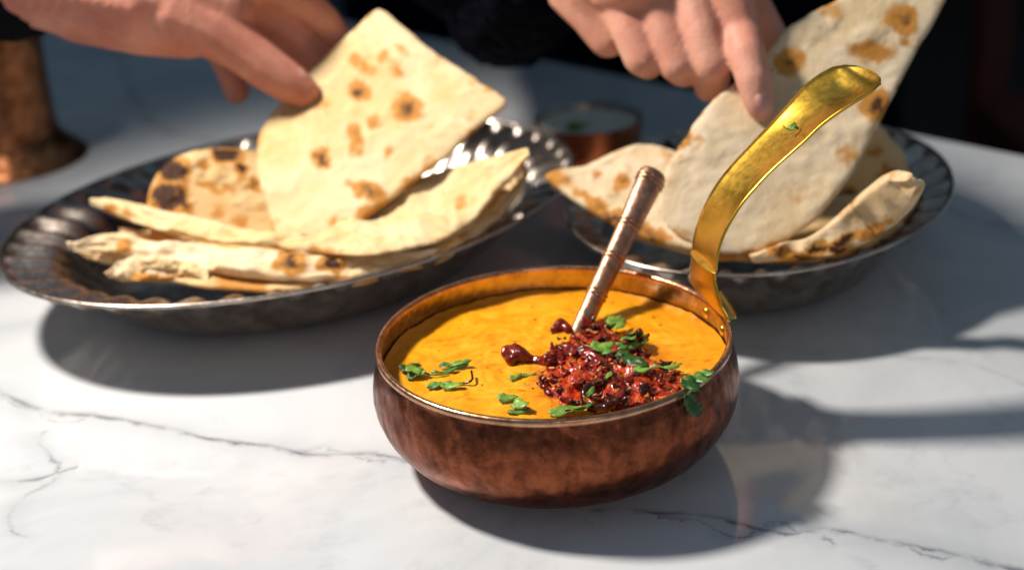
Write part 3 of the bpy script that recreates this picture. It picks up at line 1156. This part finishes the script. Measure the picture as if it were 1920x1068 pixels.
ZR = 0.044
BZ = 0.010
qL, eL = fit_ellipse(ZR, [(-12, 432), (50, 508), (200, 550), (380, 563), (560, 556), (760, 520), (900, 465), (1000, 390), (1062, 290), (1040, 235), (940, 207), (280, 340), (120, 370), (30, 398)], (-0.14, 0.22, 0.16, 0.12, 0.2))
qR, eR = fit_ellipse(ZR, [(1060, 405), (1090, 455), (1200, 495), (1390, 512), (1560, 498), (1690, 450), (1770, 390), (1787, 340), (1765, 285), (1720, 255), (1650, 236)], (0.13, 0.22, 0.11, 0.1, 0.2))
qL[0] -= 0.0065
print('ELL', qL, eL, qR, eR)
make_platter('large oval fluted steel platter of naan at left', *qL[:5], ZR, 42, 0.0027)
make_platter('smaller fluted steel platter of naan behind the pot handle at right', *qR[:5], ZR, 34, 0.0027)


# ------------------------------------------------------------------ breads
def spot_val(px, py, spots, seed):
    v = 0
    wx = px + 9 * fbm(px / 26, py / 26, seed, 3)
    wy = py + 9 * fbm(px / 26, py / 26, seed + 5, 3)
    for s in spots:
        x, y, r = s[:3]
        k = s[3] if len(s) > 3 else 0.55
        asp = s[4] if len(s) > 4 else 1.0
        ang = s[5] if len(s) > 5 else 0.0
        dx, dy = wx - x, wy - y
        u = dx * math.cos(ang) + dy * math.sin(ang)
        w_ = -dx * math.sin(ang) + dy * math.cos(ang)
        d = math.hypot(u / asp, w_) / r
        if d < 1.6: v = max(v, k * max(0, 1 - (d / 1.6) ** 2) ** 1.3 * 1.6)
    return min(v, 1.3)


def sheet(name, label, outline, p0, nrm, mat, group, th=0.0022, spots=(), seed=1, bend=None, bub=0.0016, wav=0.0018, smooth_n=260, K_=46, corner=1, cat='naan'):
    n = Vector(nrm).normalized()
    pts = [Vector((x, y, 0)) for x, y in outline]
    # keep corners: densify straight edges before the spline
    bpx = []
    L = len(pts)
    for i in range(L):
        a, b = pts[i], pts[(i + 1) % L]
        m_ = max(1, int((b - a).length / 60))
        for k in range(m_): bpx.append(a.lerp(b, k / m_))
    bpx = spline(bpx, smooth_n, True)
    cx = sum(p.x for p in bpx) / len(bpx)
    cy = sum(p.y for p in bpx) / len(bpx)
    root_loc = PL(cx, cy, p0, n)
    top_, bot, at = [], [], []
    rings = [0.0] + [1 - (1 - k / K_) ** 1.45 for k in range(1, K_ + 1)]
    for k, t in enumerate(rings):
        cnt_ = 1 if k == 0 else smooth_n
        for i in range(cnt_):
            b = bpx[i]
            jit = 1 + (0.012 * fbm(b.x / 30, b.y / 30, seed, 3))
            px, py = cx + (b.x - cx) * t * jit, cy + (b.y - cy) * t * jit
            q = PL(px, py, p0, n)
            h = wav * fbm(q.x * 16, q.y * 16 + q.z * 16, seed, 2)
            bl = max(0, fbm(q.x * 42, q.y * 42 + q.z * 42, seed + 3, 3)) * bub
            if bend: h += bend(px, py)
            edge = math.sqrt(max(0, 1 - t ** 10))
            hh = th * (0.15 + 0.85 * edge) + 0.0009 * (t ** 6) * edge
            top_.append(q + n * (h + hh + bl * edge))
            bot.append(q + n * (h - hh * (1 if k < K_ else 1)))
            at.append(max(0.28 * t ** 30 * max(0, 0.6 + 1.6 * fbm(px / 60, py / 60, seed, 3)), spot_val(px, py, spots, seed)))
    m_ = len(top_)
    V = top_ + bot
    Fc = []
    N = smooth_n
    for off, flip in ((0, False), (m_, True)):
        for i in range(N):
            f_ = (off, off + 1 + i, off + 1 + (i + 1) % N)
            Fc.append(f_[::-1] if flip else f_)
        for k in range(K_ - 1):
            for i in range(N):
                a, b = off + 1 + k * N + i, off + 1 + k * N + (i + 1) % N
                f_ = (a, a + N, b + N, b)
                Fc.append(f_[::-1] if flip else f_)
    e0 = 1 + (K_ - 1) * N
    for i in range(N):
        j = (i + 1) % N
        Fc.append((e0 + i, m_ + e0 + i, m_ + e0 + j, e0 + j))
    o = mk(name, [v - root_loc for v in V], Fc, mat, attr=at + at)
    bmn = bmesh.new()
    bmn.from_mesh(o.data)
    bmesh.ops.recalc_face_normals(bmn, faces=bmn.faces[:])
    bmn.to_mesh(o.data)
    bmn.free()
    for p in o.data.polygons: p.use_smooth = True
    o.location = root_loc
    return tag(o, label, cat, group)


def ribbon(name, label, A_, B_, mat, group, th=0.003, spots=(), seed=1, bub=0.002, sag=0.0, cat='naan', NS=220, NV=26, fine=0.22):
    """bread sheet between two edge curves given as (px,py,z); puffy rounded edges"""
    a3 = spline([Z(x, y, z + BZ) for x, y, z in A_], NS)
    b3 = spline([Z(x, y, z + BZ) for x, y, z in B_], NS)
    V, at = [], []
    loc = (a3[NS // 2] + b3[NS // 2]) * 0.5
    R = 2 * NV
    for i in range(NS):
        s = i / (NS - 1)
        endt = math.sqrt(max(0.0, 1 - abs(2 * s - 1) ** (14 if fine > 0.1 else 8)))
        T = (a3[min(i + 1, NS - 1)] - a3[max(i - 1, 0)]).normalized()
        acr = (b3[i] - a3[i])
        n = T.cross(acr).normalized()
        if n.z < 0: n = -n
        wv = 1 + 0.0
        for k in range(R):
            if k < NV:
                v = k / NV
                sg = 1
            else:
                v = (R - k) / NV
                sg = -1
            c = a3[i].lerp(b3[i], v)
            pr = math.sqrt(max(0, 1 - abs(2 * v - 1) ** 12))
            thick = th * pr * (0.75 + 0.9 * max(0, 0.35 + fbm(s * 9 + seed, v * 1.3, seed, 3 if fine > 0.1 else 1))) * (0.2 + 0.8 * endt)
            bl = bub * (max(-0.2, fbm(c.x * 38, c.y * 38, seed + 2, 3 if fine > 0.1 else 1)) + fine * fbm(c.x * 120, c.y * 120, seed, 3)) * pr if sg > 0 else 0
            h = (0.0022 if fine > 0.1 else 0.0010) * fbm(c.x * 20, c.y * 20, seed, 2) - sag * math.sin(PI * v)
            # rounded edges bulge outwards
            ed_ = (1 - pr) * 0.0
            q = c + n * (sg * thick + bl + h) + acr.normalized() * ed_
            V.append(q - loc)
            px, py = proj(q)
            eg = 0.30 * abs(2 * v - 1) ** 10 * max(0, 0.7 + 1.5 * fbm(s * 14, v, seed, 3))
            at.append(max(eg, spot_val(px, py, spots, seed)))
    Fc = []
    for i in range(NS - 1):
        for k in range(R):
            k2 = (k + 1) % R
            Fc.append((i * R + k, i * R + k2, (i + 1) * R + k2, (i + 1) * R + k))
    Fc.append(tuple(range(R)))
    Fc.append(tuple((NS - 1) * R + k for k in reversed(range(R))))
    o = mk(name, V, Fc, mat, attr=at)
    bmn = bmesh.new()
    bmn.from_mesh(o.data)
    bmesh.ops.recalc_face_normals(bmn, faces=bmn.faces[:])
    bmn.to_mesh(o.data)
    bmn.free()
    for p in o.data.polygons: p.use_smooth = True
    o.location = loc
    return tag(o, label, cat, group)


GL = 'naan pieces on the left platter'
GR = 'naan pieces on the right platter'
# left platter ------------------------------------------------
nA = Vector((-0.12, -0.60, 0.79)).normalized()
pA = Z(590, 455, 0.044)
NA_OUT = [(712, 20), (752, 48), (800, 88), (850, 122), (900, 155), (949, 190), (915, 225), (870, 262), (820, 305), (760, 352), (705, 395), (652, 434), (600, 470), (540, 472), (515, 440), (500, 392),
          (486, 335), (482, 280), (492, 240), (515, 205), (545, 178), (580, 140), (630, 92), (675, 52)]
sheet('naan', 'big pale quarter of naan held up by the left hand', NA_OUT, pA, nA, M['naan_a'], GL, 0.0020,
      [(674, 176, 17, .62), (668, 120, 12, .4), (690, 135, 12, .35), (756, 100, 10, .3, 1.8, .6), (762, 205, 22, .55, 1.3), (605, 303, 15, .7), (702, 235, 12, .38), (672, 262, 11, .5, 2.2, 1.2), (668, 275, 13, .45, 1.4, 1.5),
       (730, 290, 11, .34), (690, 364, 12, .62, 2.4, .45), (712, 385, 12, .45), (745, 140, 14, .3), (720, 110, 12, .3), (780, 215, 16, .25), (640, 432, 20, .4), (700, 400, 14, .4, 3, -.65), (780, 335, 10, .3, 4, -.7), (880, 220, 14, .22), (560, 215, 20, .2), (600, 200, 16, .2)],  # lower right edge streaks: shaded brown underside of the fold put into char
      3, bub=0.0012, wav=0.0020)
nI = Vector((0.10, -0.72, 0.69)).normalized()
pI = Z(440, 455, 0.040) + Vector((0, 0.012, 0))
sheet('naan', 'round-ended naan with black char blisters standing behind the left stack', [(276, 395), (284, 350), (305, 315), (345, 290), (400, 278), (450, 278), (495, 292), (530, 330), (540, 400), (530, 470), (440, 485), (330, 470), (285, 440)],
      pI, nI, M['naan_c'], GL, 0.0022,
      [(322, 322, 22, .9, 1.3, .5), (318, 374, 24, .9, 1.5, .2), (352, 392, 13, .6), (425, 292, 15, .85, 1.6), (452, 318, 11, .8, 1.6, 1.4), (392, 352, 7, .42, 3.2, .3), (425, 360, 7, .4, 2.5), (480, 350, 12, .7), (385, 312, 8, .4), (450, 420, 12, .3), (410, 400, 14, .2)],
      5, bub=0.0022, wav=0.0022)
ribbon('naan', 'golden naan with bubbly rolled edge spread across the top of the left stack',
       [(176, 374, .045), (235, 380, .047), (300, 394, .047), (345, 402, .047), (400, 414, .046), (445, 428, .045), (520, 444, .043), (600, 440, .040), (670, 405, .040), (740, 352, .045), (840, 320, .056), (920, 296, .066), (988, 276, .076)],
       [(180, 388, .042), (240, 414, .041), (320, 436, .041), (420, 455, .041), (520, 468, .041), (600, 474, .041), (690, 480, .041), (770, 470, .041), (840, 448, .043), (890, 408, .046), (945, 345, .058), (991, 290, .074)],
       M['naan_a'], GL, 0.0016, [(205, 392, 10, .3), (240, 400, 12, .3), (600, 478, 14, .35, 3), (860, 380, 14, .25)], 2, 0.0036)
ribbon('naan', 'pale blistered naan edge lowest in front with a brown blister',
       [(124, 456, .040), (180, 446, .041), (235, 442, .041), (290, 452, .040), (370, 455, .040), (450, 470, .039), (540, 476, .038), (600, 482, .037), (700, 474, .037), (790, 470, .037), (870, 440, .038), (935, 385, .041), (988, 318, .046)],
       [(128, 468, .036), (190, 476, .035), (250, 482, .034), (330, 494, .033), (430, 514, .032), (530, 526, .031), (620, 524, .031), (710, 514, .031), (800, 488, .032), (880, 442, .035), (945, 385, .038), (984, 340, .044)],
       M['naan_b'], GL, 0.0024, [(545, 492, 22, .62, 1.2), (232, 462, 13, .45), (620, 495, 13, .8, 1.6), (600, 500, 9, .4), (860, 432, 12, .55, 1.5, -.6), (875, 425, 8, .4)], 6, 0.0034)
ribbon('naan', 'thin golden naan layer showing under the blistered one at left',
       [(140, 466, .033), (200, 474, .032), (300, 486, .030), (420, 505, .028), (540, 520, .026), (640, 522, .026), (740, 505, .028)],
       [(160, 482, .028), (220, 498, .026), (320, 516, .023), (430, 530, .021), (540, 538, .020), (640, 535, .022), (730, 515, .025)],
       M['naan_c'], GL, 0.0016, [(330, 520, 20, .4, 3), (560, 525, 14, .3, 3)], 9, 0.002)
ribbon('naan', 'small torn ragged naan scrap at the left front of the platter',
       [(196, 512, .031), (225, 492, .033), (262, 478, .035), (320, 484, .034), (372, 494, .032), (400, 512, .030)],
       [(204, 520, .028), (240, 526, .027), (290, 528, .026), (340, 528, .026), (385, 532, .025), (398, 520, .027)],
       M['naan_d'], GL, 0.0018, [(330, 528, 14, .5, 2.5), (270, 520, 12, .4, 2)], 13, 0.0045, NS=120)
ribbon('naan', 'yellow torn flap curling over the scrap at the left front',
       [(262, 488, .036), (310, 486, .036), (350, 492, .034), (392, 506, .032)],
       [(255, 500, .033), (300, 504, .032), (345, 512, .031), (390, 526, .029)],
       M['naan_a'], GL, 0.0012, [], 15, 0.003, NS=90)
ribbon('naan', 'rolled toasted naan edge under the golden sheet, right end of left platter',
       [(800, 470, .036), (850, 440, .040), (895, 395, .043), (935, 350, .046), (965, 322, .048), (988, 314, .049)],
       [(812, 482, .033), (868, 452, .036), (915, 410, .039), (955, 368, .043), (980, 342, .045), (990, 326, .047)],
       M['naan_c'], GL, 0.0030, [(862, 434, 12, .5), (920, 372, 9, .55, 2, -.8), (940, 355, 8, .3)], 17, 0.003, NS=120)

ribbon('naan', 'thin golden layer peeking between the two long bread edges at left',
       [(222, 425, .034), (300, 440, .035), (380, 458, .035), (470, 474, .034), (560, 484, .033), (640, 486, .034)],
       [(226, 440, .031), (300, 456, .031), (380, 470, .031), (470, 486, .030), (560, 496, .029), (640, 498, .030)],
       M['naan_c'], GL, 0.0013, [(300, 450, 14, .35, 3), (600, 492, 14, .6, 3)], 19, 0.002, NS=140)
sheet('naan', 'flat golden naan lying lowest under the whole left stack', [(175, 462), (235, 505), (370, 536), (520, 545), (680, 532), (820, 492), (930, 425), (970, 360), (820, 400), (500, 440), (250, 436)],
      Z(560, 520, 0.037), (0, 0, 1), M['naan_c'], GL, 0.0018, [(450, 535, 16, .4, 3), (700, 520, 14, .35, 2), (300, 515, 14, .4, 2)], 35, None, 0.0016, 0.0015)
sheet('naan', 'flat naan lying lowest on the right platter under the raised pieces', [(1150, 425), (1230, 455), (1330, 484), (1450, 492), (1560, 486), (1650, 452), (1705, 405), (1715, 350), (1600, 350), (1400, 380), (1200, 395)],
      Z(1420, 470, 0.037), (0, 0, 1), M['naan_c'], GR, 0.0018, [(1350, 478, 14, .5, 2), (1560, 470, 16, .5, 2), (1690, 400, 14, .5)], 37, None, 0.0016, 0.0015)
# right platter -----------------------------------------------
nE = Vector((-0.10, -0.80, 0.60)).normalized()
pE = Z(1400, 476, 0.044)
NE_OUT = [(1590, -10), (1660, -60), (1830, -90), (1790, -30), (1758, 30), (1722, 90), (1690, 150), (1652, 225), (1612, 300), (1572, 362), (1520, 420), (1450, 462), (1390, 478), (1320, 470), (1262, 440),
          (1235, 380), (1250, 320), (1285, 262), (1325, 205), (1385, 150), (1440, 98), (1470, 62), (1520, 28)]


def bendE(px, py):
    return 0.006 * math.cos((px - 1250) / 190.0) * 0.5


sheet('naan', 'long pale naan held upright by the right hand behind the brass handle', NE_OUT, pE, nE, M['naan_d'], GR, 0.0022,
      [(1690, 35, 26, .5), (1480, 122, 22, .5, 1.3, -.7), (1640, 98, 16, .42, 2.6, 0), (1700, 80, 10, .3), (1640, 198, 24, .6, 1.1, -1), (1560, 22, 20, .3), (1275, 265, 18, .55), (1310, 270, 10, .2), (1590, 290, 18, .3), (1500, 360, 20, .1), (1430, 190, 14, .2)],
      21, bendE, 0.0011, 0.0014)
nF = Vector((-0.10, -0.50, 0.86)).normalized()
pF = Z(1200, 425, 0.047)
sheet('naan', 'pointed naan piece resting over the left rim of the right platter behind the spoon', [(1022, 332), (1045, 322), (1100, 312), (1150, 290), (1185, 278), (1240, 276), (1290, 300), (1330, 350), (1350, 420), (1320, 468), (1260, 462), (1190, 440), (1130, 408), (1080, 378), (1042, 350)],
      pF, nF, M['naan_d'], GR, 0.0026,
      [(1040, 335, 16, .4, 2, .5), (1165, 347, 13, .6), (1120, 330, 9, .4, 1.5), (1100, 376, 10, .5, 3, .55), (1150, 412, 12, .6, 3.5, .45), (1220, 445, 12, .6, 3, .3), (1250, 300, 16, .2), (1290, 330, 16, .25), (1200, 400, 16, .2)],
      24, None, 0.0024, 0.002)
nH = Vector((0.0, -0.70, 0.71)).normalized()
pH = Z(1580, 400, 0.044) + Vector((0, 0.050, 0))
sheet('naan', 'shaded naan leaning behind the held one at the right of the platter', [(1640, 235), (1672, 262), (1700, 305), (1700, 370), (1640, 430), (1540, 480), (1440, 490), (1450, 440), (1540, 380), (1600, 300)],
      pH, nH, M['naan_c'], GR, 0.0022, [(1580, 380, 22, .9), (1555, 420, 24, .8), (1660, 335, 16, .5), (1640, 290, 12, .3)], 28, None, 0.002, 0.002)
ribbon('naan', 'curled naan edge with toasted ridges along the right front of the right platter',
       [(1405, 478, .036), (1450, 462, .038), (1500, 452, .040), (1545, 425, .048), (1590, 385, .058), (1630, 350, .068), (1668, 326, .076), (1708, 330, .079)],
       [(1412, 492, .032), (1470, 490, .032), (1535, 484, .034), (1590, 468, .038), (1640, 444, .044), (1688, 412, .053), (1720, 378, .064), (1726, 346, .075)],
       M['naan_b'], GR, 0.0042, [(1460, 470, 10, .6, 2), (1530, 468, 10, .75, 2.2, -.2), (1580, 450, 10, .75, 2.4, -.5), (1625, 440, 10, .6, 2), (1670, 340, 8, .3), (1570, 468, 9, .7, 3), (1650, 425, 12, .4, 2, -.6), (1500, 485, 12, .6, 3)], 31, 0.0034, fine=0.05)

# ------------------------------------------------------------------ little copper bowl of raita
rc = Z(1102, 225, 0.030)
raita = empty('copper_bowl', (rc.x, rc.y, 0), 'small copper bowl of white raita behind the platters', 'bowl')
rr = (Z(1203, 225, 0.030) - Z(1001, 225, 0.030)).length / 2
prof = [(0.0005, 0), (rr * .62, 0), (rr * .78, .002), (rr * .90, .008), (rr * .96, .016), (rr * .985, .024), (rr * 1.0, .030), (rr * 1.0, .0312), (rr * .97, .0312), (rr * .96, .029), (rr * .93, .018), (rr * .7, .004), (.0005, .003)]
V, Fc = lathe(prof[:8], 96)
mk('wall', V, Fc, M['copper_red'], raita)
V, Fc = lathe(prof[7:], 96)
mk('inside', V, Fc, M['steel'], raita)
V, Fc = [], []
V.append((0, 0, .0272))
for i in range(1, 15):
    for k in range(64):
        a = 2 * PI * k / 64
        r = rr * .955 * i / 14
        V.append((r * math.cos(a), r * math.sin(a), .0272 + 0.0012 * fbm(r * math.cos(a) * 60, r * math.sin(a) * 60, 3)))
for k in range(64): Fc.append((0, 1 + k, 1 + (k + 1) % 64))
for i in range(13):
    for k in range(64):
        a, b = 1 + i * 64 + k, 1 + i * 64 + (k + 1) % 64
        Fc.append((a, a + 64, b + 64, b))
yo = mk('yogurt_raita', V, Fc, M['yogurt'])
yo.location = (rc.x, rc.y, 0)
tag(yo, 'creamy white yogurt raita filling the small copper bowl', 'raita')
lf = empty('coriander_leaf', Z(1078, 237, 0.0295), 'single dark coriander leaf floating on the white raita', 'herb')
leaflet(lf, Z(1078, 237, 0.0300), 0.013, 0.1, 0.2, 0, 'leaf_m', 3, 0.8)
leaflet(lf, Z(1070, 239, 0.0295), 0.009, 0.5, 0.2, 0, 'leaf_d', 3, 0.8)

# ------------------------------------------------------------------ copper tumbler at far left
tc = Z(12, 300, 0)
dk = (tc - CAM).length
pxm = FPX / dk
rt_ = 98 / pxm
Ht = 262 / pxm / math.cos(PITCH) * 1.02
tum = empty('copper_tumbler', (tc.x, tc.y, 0), 'tall dark copper tumbler with flared foot at the left edge', 'tumbler')
prof = [(.0005, 0), (rt_ * 1.38, 0), (rt_ * 1.40, .002), (rt_ * 1.32, .006), (rt_ * 1.16, .011), (rt_ * 1.03, .018), (rt_ * .98, .028), (rt_ * .97, .045), (rt_ * 1.0, Ht * .75), (rt_ * 1.04, Ht), (rt_ * 1.02, Ht + .001), (rt_ * 1.0, Ht), (rt_ * .95, Ht * .7), (rt_ * .9, .02), (.0005, .018)]
V, Fc = lathe([tuple(v)[:2] for v in spline([Vector((a, b, 0)) for a, b in prof[:7]], 26)], 96)
mk('foot', V, Fc, M['copper_cup'], tum)
V, Fc = lathe([tuple(v)[:2] for v in spline([Vector((a, b, 0)) for a, b in prof[6:]], 40)], 96)
mk('cup_wall', V, Fc, M['copper_cup'], tum)


# ------------------------------------------------------------------ people
def on(px, py, p0, n, off):
    """point on a bread plane at this spot, lifted off its face"""
    return PL(px, py, p0, n) + n * off


# --- left person: hand from the upper left, thumb in front of the naan, fingers behind
tipL = on(562, 168, pA, nA, 0.0115)
yT = tipL.y
lp = empty('person', Y(-120, -120, yT), 'left person, shown only as a hand in a black cuff gripping the raised naan', 'person')


def dd(px, py, y): return Y(px, py, y)


hand_chains = [
    # forearm / wrist / palm mass
    [(dd(-160, -110, yT + .03), .030), (dd(40, -62, yT + .025), .0290), (dd(150, -30, yT + .02), .0295), (dd(270, -8, yT + .016), .0300)],
    [(dd(150, -5, yT + .02), .024), (dd(270, 22, yT + .012), .0230), (dd(350, 42, yT + .010), .0190)],
    [(dd(270, -60, yT + .022), .030), (dd(390, -55, yT + .022), .026), (dd(450, -45, yT + .022), .020)],
    [(dd(270, -20, yT + .014), .027), (dd(360, 0, yT + .012), .0230), (dd(420, 20, yT + .010), .0175)],
    # thumb
    [(dd(330, 15, yT + .008), .0215), (dd(400, 52, yT + .004), .0165), (dd(455, 92, yT + .001), .0128), (dd(500, 128, yT), .0118), (dd(540, 155, yT), .0108), (dd(568, 172, yT), .0088)],
    # index behind the naan
    [(dd(440, -45, yT + .020), .0165), (dd(520, -20, yT + .024), .0118), (dd(570, 5, yT + .030), .0100), (dd(612, 45, yT + .036), .0090), (dd(650, 100, yT + .042), .0078)],
    # middle
    [(dd(420, -20, yT + .024), .0165), (dd(500, 25, yT + .028), .0108), (dd(545, 70, yT + .030), .0095), (dd(590, 118, yT + .034), .0085), (dd(625, 150, yT + .036), .0075)],
    # ring
    [(dd(400, 0, yT + .034), .0155), (dd(470, 50, yT + .040), .0105), (dd(520, 110, yT + .044), .0092), (dd(555, 155, yT + .046), .0080)],
    # little finger curled below
    [(dd(370, 20, yT + .040), .0150), (dd(410, 80, yT + .046), .0098), (dd(432, 130, yT + .046), .0085), (dd(444, 172, yT + .044), .0072)],
]
blob('hand', hand_chains, M['skin_l'], 0.0013, 9, lp)


def nail(parent, p, axis, facing, L, W, mat):
    ax_ = axis.normalized()
    nn = (facing - ax_ * facing.dot(ax_)).normalized()
    sd = ax_.cross(nn).normalized()
    V, Fc = [], []
    n, m_ = 9, 9
    for lay in (0, 1):
        for i in range(n):
            u = -1 + 2 * i / (n - 1)
            for k in range(m_):
                v = -1 + 2 * k / (m_ - 1)
                wv = W * math.sqrt(max(0.05, 1 - (abs(u) ** 3) * 0.75))
                q = p + ax_ * (L * u) + sd * (wv * v) + nn * (-0.35 * W * v * v - 0.0006 * lay - 0.0008 * u * u)
                V.append(q - Vector(parent.location))
    for i in range(n - 1):
        for k in range(m_ - 1):
            a = i * m_ + k
            Fc.append((a, a + 1, a + m_ + 1, a + m_))
            Fc.append((81 + a, 81 + a + m_, 81 + a + m_ + 1, 81 + a + 1))
    return mk('fingernail', V, Fc, mat, parent)


tdir = (dd(568, 172, yT) - dd(540, 155, yT)).normalized()
tocam = (CAM - tipL).normalized()
nail(lp, dd(556, 163, yT) + (tocam * 0.6 + UP * 0.75).normalized() * 0.0112, tdir, tocam * 0.6 + UP * 0.75, 0.0072, 0.0060, M['nail'])
# black cuff
cuff = [(dd(-330, -170, yT + .04), .050), (dd(-160, -100, yT + .032), .042), (dd(-60, -55, yT + .03), .0375), (dd(30, -28, yT + .028), .0290)]
blob('sleeve', [cuff], M['black'], 0.0035, 4, lp, 0.002)

# --- right person: hand from above, index pressing the held naan; dark jumper behind
tipR = on(1427, 200, pE, nE, 0.0085)
yI = tipR.y
rp = empty('person', (0.14, 0.95, -0.72), 'right person in a dark navy jumper reaching down to the tall naan', 'person')
kn = yI + 0.022
hr = [
    # back of the hand
    [(dd(1040, -190, kn + .06), .0285), (dd(1120, -110, kn + .045), .0300), (dd(1180, -60, kn + .03), .0280)],
    [(dd(1160, -130, kn + .045), .030), (dd(1270, -90, kn + .03), .0260), (dd(1350, -60, kn + .02), .0220)],
    [(dd(1080, -20, kn + .045), .0160), (dd(1115, 25, kn + .036), .0135), (dd(1140, 72, kn + .030), .0105)],
    [(dd(1080, -90, kn + .05), .024), (dd(1110, -20, kn + .04), .019), (dd(1135, 20, kn + .034), .0135)],
    # little-side finger
    [(dd(1140, -60, kn + .034), .0150), (dd(1160, 0, kn + .024), .0118), (dd(1184, 60, kn + .014), .0104), (dd(1205, 108, kn + .008), .0100), (dd(1215, 118, kn + .018), .0088), (dd(1225, 105, kn + .030), .0078)],
    # next
    [(dd(1205, -60, kn + .028), .0150), (dd(1224, 0, kn + .018), .0116), (dd(1250, 66, kn + .008), .0104), (dd(1272, 120, kn + .002), .0102), (dd(1282, 132, kn + .012), .0090), (dd(1295, 115, kn + .026), .0080)],
    # middle, tip folded under
    [(dd(1280, -60, kn + .022), .0150), (dd(1298, 0, kn + .012), .0118), (dd(1318, 62, kn + .002), .0106), (dd(1336, 118, kn - .004), .0104), (dd(1338, 150, kn + .008), .0088), (dd(1328, 165, kn + .016), .0076)],
    # index
    [(dd(1350, -60, kn + .016), .0150), (dd(1372, 0, kn + .008), .0122), (dd(1388, 55, kn + .002), .0104), (dd(1400, 100, yI + .011), .0096), (dd(1413, 150, yI + .003), .0089), (dd(1423, 190, yI), .0078), (dd(1427, 205, yI), .0066)],
    # thumb behind the naan
    [(dd(1330, -70, kn + .035), .0160), (dd(1400, 10, kn + .050), .0125), (dd(1450, 90, kn + .052), .0108), (dd(1475, 150, kn + .050), .0092)],
]
hr = [[(p, r * 0.94) for p, r in c_] for c_ in hr]
blob('hand', hr, M['skin_r'], 0.0013, 9, rp)
idir = dd(1427, 205, yI) - dd(1412, 150, yI)
nail(rp, dd(1423, 196, yI) + tocam * 0.0082, idir, tocam, 0.0052, 0.0040, M['nail'])
blob('sleeve', [[(dd(1075, -200, kn + .06), .034), (dd(1005, -150, kn + .11), .045), (dd(900, -130, kn + .25), .060), (dd(930, -200, kn + .45), .075)],
                [(dd(1010, -60, kn + .10), .030), (dd(985, -20, kn + .16), .036), (dd(950, 10, kn + .22), .040)]], M['navy'], 0.004, 4, rp, 0.003)
blob('jumper', [[(Vector((-0.02, .98, -.30)), .15), (Vector((-.02, .98, .10)), .16), (Vector((.02, 1.0, .40)), .14)],
                [(Vector((0.25, .92, -.30)), .15), (Vector((.25, .92, .10)), .15), (Vector((.24, 1.0, .40)), .14)],
                [(Vector((0.15, .93, -.30)), .17), (Vector((.15, .93, .10)), .18), (Vector((.15, 1.0, .42)), .15)]], M['navy'], 0.012, 6, rp, 0.006)
